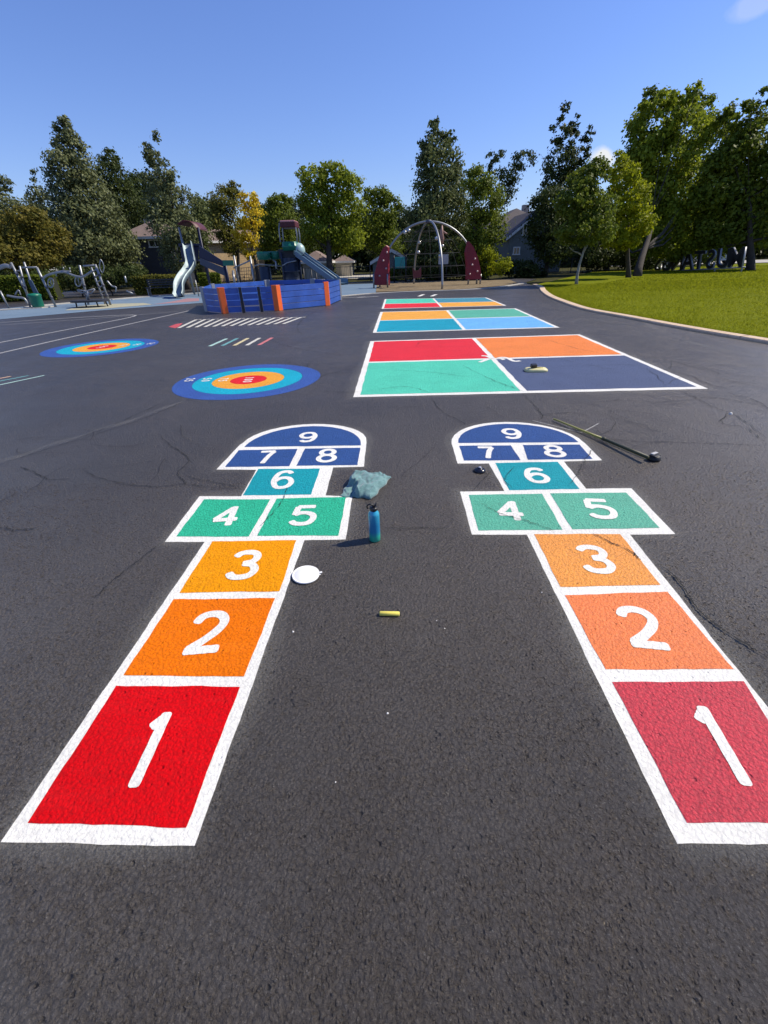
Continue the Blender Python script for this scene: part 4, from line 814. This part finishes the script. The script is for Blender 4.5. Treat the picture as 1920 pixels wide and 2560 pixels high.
house('beige_garage', 'beige garage with brown hipped roof behind the straight slide', 'garage', xpx(655, 590, Y), xpx(709, 590, Y), Y, 6, zpx(682, 568, Y), zpx(672, 541, Y), garw, roofb, over=.3, doors=[(xpx(662, 590, Y), xpx(692, 590, Y), zpx(680, 580, Y), plain('beige_door', (.38, .37, .33), .6))])
Y = 56
house('small_garage', 'small garage with pale front post right of the forked tree trunk', 'garage', xpx(726, 590, Y), xpx(760, 590, Y), Y, 6, zpx(740, 567, Y), zpx(742, 550, Y), garw, roofb, over=.3, doors=[(xpx(738, 590, Y), xpx(756, 590, Y), zpx(745, 573, Y), plain('cream_door', (.62, .55, .42), .6))])
Y = 44
house('grey_shed', 'low grey shed with a gabled roof seen through the left of the dome climber', 'shed', xpx(806, 590, Y), xpx(886, 590, Y), Y, 5, zpx(840, 565, Y), zpx(846, 541, Y), greyw, plain('weathered_roof', (.22, .21, .18), .9), hip=False, over=.25)
Y = 47
house('grey_house', 'dark grey house with a steep gable and pale window trim, right of the dome climber', 'house', xpx(1096, 560, Y), xpx(1212, 560, Y), Y, 8, zpx(1096, 509, Y), zpx(1154, 455, Y), greyw, roofd, hip=False,
      wins=[(xpx(1128, 500, Y), xpx(1143, 500, Y), zpx(1135, 509, Y), zpx(1135, 485, Y)), (xpx(1108, 540, Y), xpx(1123, 540, Y), zpx(1115, 551, Y), zpx(1115, 533, Y))])
Y = 56
house('brown_roofed_house', 'dark brown roof with pale chimney rising behind the grey gabled house', 'house', xpx(1070, 540, Y), xpx(1170, 540, Y), Y, 8, zpx(1110, 490, Y), zpx(1110, 445, Y), greyw, roofd, chim=(xpx(1153, 445, Y), Y+3, zpx(1153, 436, Y)))
# ------------------------------------------------------------------ blue ball pit with orange corner posts
blue = plain('blue_board', (.030, .095, .39), .34, var=.25, scale=2, bump=.15); org = plain('orange_steel', (.80, .13, .02), .4); gal2 = plain('grey_steel_post', (.25, .27, .32), .4, .5); blk = plain('black_post', (.012, .013, .02), .5)
pit = [Vector(p) for p in ((-6.5, 17.75), (-5.50, 16.72), (-3.62, 17.15), (-1.93, 18.62), (-1.62, 21.1), (-3.0, 22.9), (-5.3, 23.2), (-7.1, 20.6))]
o = empty('ball_pit', (-4.3, 19.8, 0), 'octagonal blue plank walled ball game pit with orange corner posts', 'ball pit'); PH = .80
for i in range(8):
    a, b_ = pit[i], pit[(i+1) % 8]; d = (b_-a); L = d.length; an = math.atan2(d.y, d.x); t = d/L; mb = MB()
    spans = [(0.0, 1.0)] if i != 1 else [(0, .33), (.38, .66), (.71, 1)]
    for s0, s1 in spans:
        c = a.lerp(b_, (s0+s1)/2); ll = L*(s1-s0)-.03
        nb, gap = (4, .018) if not (i == 1 and s0 > .3 and s1 < .7) else (4, .05)
        ph = (PH-.03-gap*(nb-1))/nb
        for k_ in range(nb): mb.box((c.x, c.y, .03+ph/2+k_*(ph+gap)), (ll, .045, ph), an)
    pn = mb.build('plank_wall', blue, o, bevel=.004)
    if i == 1:
        pn['label'] = 'gated plank wall facing the camera'
        for s_ in (.355, .685):
            c = a.lerp(b_, s_); MB().box((c.x, c.y, PH/2), (.10, .11, PH+.01), an).build('gate_post', blk, o)
    pa = pit[i-1]; bis = ((a-pa).normalized()+(b_-a).normalized()).normalized(); nn = Vector((bis.y, -bis.x))
    d0 = (pa-a).normalized(); d1 = (b_-a).normalized(); mb = MB()
    n0 = Vector((-d0.y, d0.x)); n0 = n0 if n0.dot(nn) > 0 else -n0; n1 = Vector((-d1.y, d1.x)); n1 = n1 if n1.dot(nn) > 0 else -n1
    w_ = .16; 
    oc = a+nn*.06; pl = [a+d0*w_+n0*.03, oc, a+d1*w_+n1*.03, a+d1*w_-n1*.045, a-nn*.07, a+d0*w_-n0*.045]
    mb.prism([(p.x, p.y, 0.005) for p in pl], (0, 0, PH+.03)); mb.build('corner_post', org if i in (1, 2, 3) else gal2, o, bevel=.004)
# ------------------------------------------------------------------ main play structure
steel = plain('brushed_steel', (.20, .25, .27), .55, .6, .3); navyp = plain('navy_plastic', (.011, .014, .045), .45); grnp = plain('green_plastic', (.006, .14, .085), .4); redp = plain('red_plastic', (.07, .006, .010), .55)
dkd = plain('dark_blue_drum', (.014, .019, .034), .4); gal = plain('galvanised_tube', (.27, .28, .29), .42, .6); rope = plain('dark_rope', (.03, .03, .035), .9)
Y0_ = 25.4; o = empty('play_structure', P(620, 640, Y0_).xy.to_3d(), 'big play structure with wavy steel slide, green drums and red roofs behind the blue pit', 'play structure')
def tubep(pts, r, mat, name, par=None, n=8): return MB().tube(pts, r, n).build(name, mat, par or o)
def pv(u, v, Y=Y0_): return P(u, v, Y)
# wavy slide
pathc = [((471, 612), 28.6), ((476, 640), 28.1), ((479, 660), 27.7), ((471, 678), 27.3), ((458, 695), 26.8), ((450, 712), 26.4), ((450, 730), 26.1), ((447, 742), 25.8)]
cpts = catmull([P(u*S2, v*S2, y) for (u, v), y in pathc], 5); mb = MB(); k = len(cpts); sec = [(x*.8, z) for x, z in [(-.33, .22), (-.30, .22), (-.27, .04), (0, 0), (.27, .04), (.30, .22), (.33, .22), (.31, -.03), (0, -.05), (-.31, -.03)]]
vs = []
for i, p in enumerate(cpts):
    t = (cpts[min(k-1, i+1)]-cpts[max(0, i-1)]).normalized(); sd_ = Vector((1, -.15, 0)); sd_ = (sd_-t*sd_.dot(t)).normalized(); nn = sd_.cross(t); nn = nn if nn.z > 0 else -nn
    vs += [p+sd_*x+nn*h for x, h in sec]
m_ = len(sec); mb.add(vs, [(i*m_+j, i*m_+(j+1) % m_, (i+1)*m_+(j+1) % m_, (i+1)*m_+j) for i in range(k-1) for j in range(m_)], 0, True)
mb.build('wavy_slide', steel, o)
for s_, x in ((-1, 450), (1, 488)): tubep([P(x*S2, 700*S2, 27.2).xy.to_3d(), P(x*S2, 700*S2, 27.2)], .03, gal, 'slide_support')
TY = 28.9
for u0, u1 in ((388.5, 397.5), (417, 429)): MB().prism([P(u0, 531, TY), P(u1, 531, TY), P(u1-1.5, 563, TY), P(u0+5, 563, TY)], (0, .06, 0)).build('navy_panel', navyp, o)
MB().prism([P(385, 526, TY), P(431, 526, TY), P(431, 533, TY), P(386, 533, TY)], (0, .07, 0)).build('top_panel', navyp, o)
gz = lambda p: Vector((p.x, p.y, 0))
for u, yy in ((387, TY+.1), (428, TY+.1), (386, TY+1.5), (426, TY+1.5)):
    t_ = P(u, 491, yy); tubep([gz(t_), t_], .055, navyp if u > 400 else gal, 'tower_post')
tp = [P(385, 486, TY), P(392, 480.5, TY), P(401, 478, TY), P(411, 480, TY), P(419, 486, TY), P(426, 495, TY)]; tp = catmull(tp, 3)
mb = MB(); vv = [q for p in tp for q in (p+Vector((0, -.1, .05)), p+Vector((0, 1.7, .05)), p+Vector((0, 1.7, 0)), p+Vector((0, -.1, 0)))]; k = len(tp)
mb.add(vv, [(i*4+j, i*4+(j+1) % 4, (i+1)*4+(j+1) % 4, (i+1)*4+j) for i in range(k-1) for j in range(4)], 0, True); mb.build('red_arched_roof', redp, o)
MB().box((P(407, 563, TY).x, TY+.8, P(407, 563, TY).z), (P(429, 563, TY).x-P(387, 563, TY).x, 1.5, .08)).build('deck', navyp, o)
for yy in (27.6, 28.7):
    MB().prism([P(430, 531, yy), P(485, 566, yy), P(485, 577, yy), P(430, 557, yy)], (0, .06, 0)).build('bridge_side', navyp, o)
MB().prism([P(432, 557.5, 27.5), P(485, 579, 27.5), P(485, 596, 27.5), P(432, 571, 27.5)], (0, .08, 0)).build('bridge_skirt', plain('slate_plastic', (.05, .06, .09), .45), o)
for u, vt in ((481, 562), (486, 566), (505, 552)): t_ = P(u, vt, 27); tubep([gz(t_), t_], .055, navyp if u < 500 else gal, 'tower_post')
MB().prism([P(480.5, 562, 26.6), P(503, 562, 26.6), P(505, 574, 26.6), P(482, 574, 26.6)], (0, .06, 0)).build('green_panel', grnp, o)
# net between posts
mb = MB()
for i in range(7): mb.tube([P(512+i*5, 578, 26.2), P(515+i*4.6, 618, 25.9)], .012, 5)
for j in range(6): mb.tube([P(510, 580+j*7, 26.2), P(544, 577+j*7.5, 26)], .012, 5)
mb.build('rope_net', rope, o)
t_ = P(540, 553, 25.8); tubep([gz(t_), t_], .055, gal, 'tower_post'); tubep([P(505, 579, 26.3), P(540, 563, 25.8)], .035, gal, 'hand_rail'); tubep([P(503, 585, 26.5), P(507, 612, 26.2)], .06, gal, 'silver_post')
tubep([P(548, 575, 26), P(560, 571, 26), P(585, 573, 26), P(610, 575, 26)], .03, gal, 'hand_rail')
def drum(u0, u1, vt, vb, Y_, mat, name, par=None, bands=2, top=True):
    c0, c1 = P(u0, vb, Y_), P(u1, vb, Y_); zt = P((u0+u1)/2, vt, Y_).z; zb = P((u0+u1)/2, vb, Y_).z; r = (c1.x-c0.x)/2; H = zt-zb; pr_ = [(0, 0), (r, 0)]
    for b2 in range(bands): z_ = H*(b2+1)/(bands+1); pr_ += [(r, z_-.04), (r*1.05, z_-.03), (r*1.05, z_+.03), (r, z_+.04)]
    pr_ += [(r, H), (r*.93, H+.03), (0, H+.03)]
    return MB().lathe(((c0.x+c1.x)/2, Y_+r, zb), pr_, 28).build(name, mat, par or o)
drum(617, 653, 558, 640, 25.0, dkd, 'dark_drum', bands=2); drum(566, 590, 577, 640, 25.4, dkd, 'dark_drum', bands=1)
drum(553, 583, 545, 561, 25.3, grnp, 'green_drum', bands=0); drum(583, 607, 544, 560, 25.6, grnp, 'green_drum', bands=0)
drum(608, 643, 523, 541, 25.1, grnp, 'green_drum', bands=1); MB().box((P(626, 548, 25.5).x, 26.0, P(626, 548, 25.5).z), (1.12, 1.1, .42)).build('upper_deck', plain('black_deck', (.01, .013, .022), .5), o, bevel=.02)
for k_, (pa_) in enumerate((((606, 523), (604, 510), (603, 495), (604, 482)), ((642, 523), (641, 505), (638, 490), (635, 481)), )):
    for dy in (0, .9): tubep([P(u, v, 25.2)+Vector((0, dy, 0)) for u, v in pa_], .035, gal, 'roof_post')
a_, b_ = P(605, 491, 25.0), P(637, 477, 25.0); MB().box(((a_.x+b_.x)/2, 25.6, (a_.z+b_.z)/2), (b_.x-a_.x, 1.2, .28)).build('red_roof', redp, o, bevel=.05)
MB().box(((a_.x+b_.x)/2, 25.6, b_.z+.0), (b_.x-a_.x-.06, 1.25, .07)).build('roof_cap', plain('pale_red_cap', (.55, .25, .25), .5), o, bevel=.02)
MB().lathe(P(646, 540, 25.5), [(.30, -.22), (.31, 0), (.27, .16), (.15, .28), (0, .32)], 20).build('hood', plain('pale_teal_hood', (.30, .42, .42), .35), o)
for u in (607, 645): t_ = P(u, 545, 25.3); tubep([gz(t_), t_], .055, dkd, 'tower_post')
sa, sb = P(646, 551, 25.3), P(729, 611, 23.6); mb = MB(); dr = sb-sa; cpts = [sa.lerp(sb, t) for t in np.linspace(0, 1, 8)]+[sb+Vector((.35, -.12, -.04))]
vs = []; sdv = Vector((dr.y, -dr.x, 0)).normalized(); sec2 = [(-.28, .2), (-.25, .2), (-.22, .02), (.22, .02), (.25, .2), (.28, .2), (.26, -.05), (-.26, -.05)]
for p in cpts: vs += [p+sdv*x+Vector((0, 0, h)) for x, h in sec2]
mb.add(vs, [(i*8+j, i*8+(j+1) % 8, (i+1)*8+(j+1) % 8, (i+1)*8+j) for i in range(len(cpts)-1) for j in range(8)]); mb.build('straight_slide', plain('blue_grey_slide', (.10, .17, .24), .3), o)
tubep([sa+Vector((.0, -.30, .22)), sb+Vector((0, -.30, .22))], .035, steel, 'slide_rail')
for u, vt in ((655, 580), (672, 583), (683, 590)): t_ = P(u, vt, 27.5); tubep([gz(t_), t_], .03, blk, 'thin_post')
tubep([P(590, 562, 25.6), P(596, 566, 25.5), P(597, 580, 25.4)], .05, gal, 'bent_tube'); tubep([P(610, 574, 25), P(622, 567, 25), P(640, 563, 25)], .03, gal, 'hand_rail')
# ------------------------------------------------------------------ climbing course at the left
CY = 22.7; o = empty('climbing_frame', P(150, 665, CY).xy.to_3d(), 'grey steel climbing and swinging frame with curved overhead beam and hanging rings, far left', 'climbing frame')
q_ = lambda u, v, Y=CY: P(u*S2, v*S2, Y)
band = plain('dark_band', (.06, .06, .08), .5)
def pole(top, bot, Y=CY, r=.05, rings=3):
    t_, b_ = q_(*top, Y), q_(*bot, Y); b_.z = 0; po = tubep([b_, b_.lerp(t_, .5), t_], r, gal, 'pole')
    mb = MB()
    for k_ in range(rings): c = b_.lerp(t_, (k_+1)/(rings+1)); mb.lathe(c, [(r*1.0, -.05), (r*1.35, -.04), (r*1.35, .04), (r*1.0, .05)], 12)
    if rings: mb.build('clamp_band', band, po)
pole((27, 656), (90, 777)); pole((49, 665), (78, 774), CY-.1, .04); pole((92, 668), (141, 770)); pole((60, 655), (72, 700), CY+1.6, .045, 1); pole((199, 663), (219, 755), CY+.8); pole((238, 661), (271, 745)); pole((228, 668), (258, 745), CY+.7, .04); pole((0, 727), (22, 769), CY, .04, 0)
L_ = lambda pts, r=.035, Y=CY, nm='bar': tubep([q_(u, v, Y) for u, v in pts] if len(pts) < 3 else catmull([q_(u, v, Y) for u, v in pts], 4), r, gal, nm)
L_([(52, 669), (92, 668)]); L_([(208, 665), (238, 663)])
L_([(107, 697), (115, 690), (130, 684), (150, 680), (165, 681), (180, 687), (197, 692), (207, 692), (218, 686), (231, 677)], .045, nm='overhead_beam')
L_([(135, 683), (155, 678), (177, 679)], .035, CY+.5, 'overhead_beam')
for u, v in ((140, 688), (158, 672), (174, 673)): L_([(u, v-4), (u+1, v+3)], .025, nm='hanger')
for cx_, cy_, r_ in ((127, 707, 8.5), (196, 703, 9.5)):
    tubep([q_(cx_+r_*.85*math.cos(a), cy_+r_*1.35*math.sin(a)) for a in np.linspace(0, 2*math.pi, 21)], .028, gal, 'ring', n=6); L_([(cx_-2, cy_-10), (cx_+2, cy_+8)], .022, nm='ring_spoke')
for k_ in range(6): L_([(52+k_*4.8, 676+k_*15), (38+k_*8.6, 678+k_*15.5)], .025, nm='rung')
for k_ in range(5): L_([(241+k_*5, 672+k_*14), (232+k_*5.2, 680+k_*13)], .025, nm='rung')
L_([(251, 650), (249, 668), (256, 682), (260, 668), (256, 655), (251, 648)], .022, nm='loop_handle')
L_([(-12, 674), (5, 667), (15, 664.5), (26, 667)], .09, nm='white_arch')
L_([(18, 739), (40, 743), (60, 746), (70, 760)], .05, CY+.3, 'bench_rail'); L_([(38, 737), (46, 725), (52, 738)], .03, CY+.5, 'bench_rail')
L_([(268, 702), (280, 715), (290, 718), (289, 730)], .035, CY+1.5, 'side_rail'); L_([(312, 690), (316, 706)], .05, CY+4, 'short_post'); L_([(316, 727), (332, 734)], .04, CY+3, 'side_rail')
MB().prism([q_(69, 700), q_(78, 700), q_(97, 737), q_(88, 742)], (0, .05, 0)).build('climbing_panel', plain('slate_blue_panel', (.05, .08, .13), .5), o)
c = q_(106, 752); o = empty('green_bin', (c.x, CY-.4, 0), 'green plastic bin standing among the poles of the climbing frame', 'bin')
MB().lathe((c.x, CY-.4, 0), [(0, .02), (.20, .02), (.24, .1), (.26, .5), (.28, .52)], 20).build('bin_body', grnp, o); MB().lathe((c.x, CY-.4, .52), [(.28, 0), (.29, .03), (.22, .09), (0, .11)], 20).build('bin_lid', grnp, o)
c = G(232*S2, 768*S2); o = empty('spinner_platform', (c.x, c.y, 0), 'low black spinning platform with grey hand frame in front of the climbing frame', 'spinner'); cy_ = 21.9
rr = P(275*S2, 760*S2, cy_).x-P(181*S2, 760*S2, cy_).x; cc = P(228*S2, 762*S2, cy_)
mb = MB(); 
for k_, (rx, z_) in enumerate(((.5, .22), (.5, .30))): mb.add([(cc.x+rr*rx*math.cos(a), cy_+rr*.32*math.sin(a), z_) for a in np.linspace(0, 2*math.pi, 25)[:-1]], [])
mb.f += [tuple(range(24))[::-1], tuple(range(24, 48))]+[(j, (j+1) % 24, 24+(j+1) % 24, 24+j) for j in range(24)]; mb.m += [0]*26; mb.sm += [False]*26
mb.build('platform', plain('black_deck_rubber', (.02, .022, .03), .6), o)
for du in (-.7, -.25, .3, .75): tubep([(cc.x+du, cy_, 0), (cc.x+du*.95, cy_, .23)], .03, blk, 'foot')
tubep([(cc.x-.05, cy_, .28), q_(219, 728, cy_)], .05, gal, 'stem')
for pts in (((193, 725), (205, 733), (219, 727), (236, 722)), ((193, 725), (212, 727), (219, 735), (230, 733), (237, 723))): tubep([q_(u, v, cy_) for u, v in pts], .03, gal, 'hand_frame')
c = P(345, 610, 29.5); o = empty('park_bench', (c.x, 29.5, 0), 'dark park bench in front of the hedge, left of the wavy slide', 'bench')
for k_ in range(3): MB().box((c.x, 29.75, .58+k_*.13), (1.8, .03, .09)).build('backrest_slat', blk, o)
MB().box((c.x, 29.5, .44), (1.8, .42, .05)).build('seat', blk, o)
for s_ in (-.8, .8): MB().box((c.x+s_, 29.52, .21), (.05, .38, .42)).box((c.x+s_, 29.78, .6), (.05, .04, .5)).build('leg', gal, o)
# ------------------------------------------------------------------ dome climber
DY = 30.0; o = empty('dome_climber', (3.4, DY, 0), 'tall arched dome climber of grey tubes with two dark red climbing panels', 'dome climber')
apex = P(926, 478.5, DY)
def arc(foot, tang, n_=18, name='arch_tube', r=.06):
    foot = Vector(foot); pts = []
    for i in range(n_+1):
        a = math.pi/2*i/n_; hx = 1-math.cos(a); pts.append(Vector((apex.x+(foot.x-apex.x)*math.sin(a), apex.y+(foot.y-apex.y)*math.sin(a), foot.z+(apex.z-foot.z)*math.cos(a))))
    return tubep(pts, r, gal, name, n=10)
fr = G(955, 625); arc(fr, 0); ar = arc((2.6, 33.2, 0), 0)
lf = P(823, 600, 30.2); rf_ = P(1032, 600, 30.2)
arc((P(820, 600, 30.0).x, 30.2, 0), 0); arc((P(1032, 600, 30.0).x, 30.2, 0), 0)
cuf = plain('clamp_grey', (.5, .5, .5), .3, .6); mb = MB()
MB().lathe(apex+Vector((0, 0, -.08)), [(0, 0), (.16, .0), (.18, .08), (.16, .16), (0, .18)], 16).build('apex_hub', band, o)
darkred = plain('dark_red_panel', (.20, .004, .018), .5, var=.15)
Lp = [(833, 530), (838, 534), (838, 560), (839, 616), (807, 616), (809, 590), (817, 560), (826, 538)]
MB().prism([P(u, v, 29.7) for u, v in Lp], (.1, .09, 0)).build('climbing_panel', darkred, o)
Rp = [(1013, 521), (1023, 533), (1032, 555), (1038, 580), (1040, 603), (1009, 604), (1010, 575), (1007, 545)]
MB().prism([P(u, v, 29.9) for u, v in Rp], (-.1, .09, 0)).build('climbing_panel', darkred, o)
grip = plain('pale_grip', (.45, .30, .30), .5)
for u, v, yy in ((836, 545, 29.6), (828, 563, 29.6), (834, 580, 29.6), (820, 596, 29.6), (1026, 559, 29.8), (1020, 572, 29.8), (1031, 586, 29.8), (1015, 592, 29.8)): MB().lathe(P(u, v, yy+.02), [(0, -.05), (.06, -.03), (.06, .03), (0, .05)], 8, 0, (0, 1, 0)).build('hand_grip', grip, o)
for u, yy in ((807, 29.6), (837, 29.6), (1012, 30), (1038, 30)): t_ = P(u, 600, yy); tubep([gz(t_), t_+Vector((0, 0, .2))], .05, gal, 'panel_foot')
mb = MB(); ring_ = lambda k_, z_: [Vector((apex.x+.0+k_*3.3*math.cos(a), DY+.3+k_*2.6*math.sin(a), z_)) for a in np.linspace(0, 2*math.pi, 17)]
az_ = apex.z; lv = [ring_(.25, az_*.86), ring_(.45, az_*.72), ring_(.6, az_*.52), ring_(.7, az_*.32), ring_(.76, az_*.16)]
for rg in lv: mb.tube(rg, .010, 5)
for j in range(0, 16, 2): mb.tube([apex-Vector((0, 0, .2))]+[rg[j] for rg in lv], .010, 5)
mb.build('rope_net', rope, o)
MB().prism([P(892, 578, 30), P(897, 585, 30), P(903, 585, 30), P(910, 577, 30), P(910, 600, 30), P(893, 602, 30)], (0, .3, 0)).build('rope_seat', plain('dull_red_seat', (.13, .02, .022), .6), o)
mb = MB(); pk = plain('pinkish_brown_grips', (.30, .17, .14), .6)
mb.tube([P(955, 487, 29.4), P(954, 500, 29.4), P(955, 515, 29.4), P(956, 527, 29.4)], [.04, .10, .13, .05], 8); mb.tube([P(957, 501, 29.4), P(966, 505, 29.4)], [.07, .03], 6); mb.build('hanging_grip', pk, o)
MB().lathe(P(956, 531, 29.4), [(0, -.09), (.09, -.04), (.09, .04), (0, .09)], 10).build('hanging_ball', cuf, o)
mb = None
for u, v, yy in ((906, 524, 31.5), (904, 545, 31.8), (875, 502, 30), (883, 498, 30), (951, 553, 28), (943, 515, 28.5)): MB().lathe(P(u, v, yy), [(0, -.1), (.1, -.06), (.1, .06), (0, .1)], 10).build('tube_clamp', cuf, o)
c = P(864, 568, 36); o = empty('teal_play_panel', (c.x, 36, 0), 'teal play panel on dark posts seen through the left of the dome climber', 'play panel')
a_, b_ = P(853, 580, 36), P(875, 555, 36); MB().box(((a_.x+b_.x)/2, 36, (a_.z+b_.z)/2), (b_.x-a_.x, .08, b_.z-a_.z)).build('panel', plain('teal_panel', (.006, .22, .21), .5), o, bevel=.02)
for x_ in (a_.x-.06, b_.x+.06): tubep([(x_, 36, 0), (x_, 36, b_.z+.1)], .05, blk, 'post')
a_, b_ = P(947, 571, 36), P(969, 549, 36); o = empty('white_notice_board', ((a_.x+b_.x)/2, 36, 0), 'plain grey white square board on posts behind the dome climber', 'board')
MB().box(((a_.x+b_.x)/2, 36, (a_.z+b_.z)/2), (b_.x-a_.x, .06, b_.z-a_.z)).build('board', plain('grey_white_board', (.36, .36, .37), .6), o)
for x_ in (a_.x+.1, b_.x-.1): tubep([(x_, 36.06, 0), (x_, 36.06, b_.z)], .04, blk, 'post')
# thin black fence behind the play area
def fence(label, pts, h=1.1, gap=.14):
    pp = [V2(P(u, 600, y)) for u, y in pts]; o = empty('metal_fence', (pp[0].x, pp[0].y, 0), label, 'fence', 'thin metal fences at the back'); mb = MB()
    for a, b_ in zip(pp[:-1], pp[1:]):
        d = b_-a; an = math.atan2(d.y, d.x); L = d.length; m_ = (a+b_)/2
        for z_ in (h, .15): mb.box((m_.x, m_.y, z_), (L, .03, .035), an)
        for i in range(int(L/gap)): p = a+d*(i*gap/L); mb.box((p.x, p.y, h/2), (.014, .014, h-.05), an)
    mb.build('railing', blk, o)
    for p in pp: MB().box((p.x, p.y, h/2+.05), (.07, .07, h+.1)).build('post', blk, o)
fence('thin black metal fence behind the play structure and the garages', [(560, 40), (640, 40), (720, 40), (800, 40)])
fence('thin black metal fence behind the dome climber', [(880, 41), (960, 41), (1040, 41), (1120, 41)])
fence('thin black metal fence at the end of the lawn, under the lawn trees', [(1150, 44), (1230, 44), (1310, 44), (1390, 45)])
# ------------------------------------------------------------------ school name in big free-standing letters, seen from behind
dk2 = plain('dark_letter_face', (.018, .018, .022), .45); ed = plain('letter_edge', (.24, .25, .28), .4)
word = 'MUSTANGS'; pr0 = P(1604, 577.5, 34); pl0 = P(1406, 587.5, 43); o = empty('school_letters', (pr0.x, pr0.y, 0), 'row of big dark slanted letters seen from behind at the far edge of the lawn', 'letter sign')
d = (pl0-pr0); L = d.length; d.normalize(); adv = L/8.3; hgt = 1.25
for i, ch in enumerate(word):
    cu = bpy.data.curves.new('letter_curve', 'FONT'); cu.body = ch; cu.size = hgt*1.38; cu.shear = .22; cu.extrude = .07; cu.offset = .028; cu.align_x = 'CENTER'; cu.resolution_u = 3; cu.bevel_depth = .008; cu.bevel_resolution = 0
    tmp = bpy.data.objects.new('tmp', cu); me = bpy.data.meshes.new_from_object(tmp); bpy.data.objects.remove(tmp)
    s_ = adv*(i+.55); c = pr0+d*s_; R = Matrix((( d.x*1.02, 0, -d.y), (d.y*1.02, 0, d.x), (0, 1, 0))).to_4x4(); R.translation = Vector((c.x, c.y, c.z+.06))
    me.transform(R)
    if R.determinant() < 0: me.flip_normals()
    lo = link('letter', me, [dk2, ed], o); lo['label'] = 'letter ' + ch
    me.update()
    nrm = Vector((-d.y, d.x, 0))
    for p in me.polygons: p.material_index = 0 if abs(p.normal.dot(nrm)) > .95 else 1
mb = MB(); mb.tube([pr0-d*.2, pl0], .05, 6); mb.build('base_rail', ed, o)
for k_ in range(5): q_2 = pr0.lerp(pl0, k_/4); MB().tube([(q_2.x, q_2.y, 0), (q_2.x, q_2.y, q_2.z)], .05, 6).build('rail_post', ed, o)
# parked cars and pale street furniture far beyond the lawn, seen through the trunks
def car(label, c, rz, col):
    o = empty('parked_car', (c[0], c[1], 0), label, 'car', 'cars parked beyond the lawn'); R = Matrix.Rotation(rz, 3, 'Z'); cc = Vector((c[0], c[1], 0))
    side = [(-2.2, .35), (-2.25, .75), (-2.1, .95), (-1.5, 1.0), (-1.0, 1.42), (.55, 1.45), (1.15, 1.02), (2.0, .9), (2.25, .65), (2.2, .35)]
    def pr2(poly, y0, y1, nm, mat, par=o): return MB().prism([cc+R @ Vector((x, y0, z)) for x, z in poly], R @ Vector((0, y1-y0, 0))).build(nm, mat, par)
    pr2(side, -.85, .85, 'body', plain('car_paint', col, .3)); pr2([(-1.35, 1.0), (-.92, 1.36), (.5, 1.38), (.98, 1.02)], -.87, .87, 'side_window', glass)
    for x in (-1.35, 1.35):
        for y in (-.8, .8):
            wv = cc+R @ Vector((x, y, .33)); wh = MB().lathe(wv, [(0, -.1), (.30, -.1), (.33, -.06), (.33, .06), (.30, .1), (0, .1)], 20, 0, R @ Vector((0, 1, 0))).build('wheel', blk, o)
car('white parked car seen past the forked tree trunk, beyond the lawn', (P(1560, 560, 56).x, 57), -.2, (.6, .6, .6))
car('silver parked car seen behind the letter row, beyond the lawn', (P(1490, 560, 58).x, 60), -.2, (.4, .41, .43))
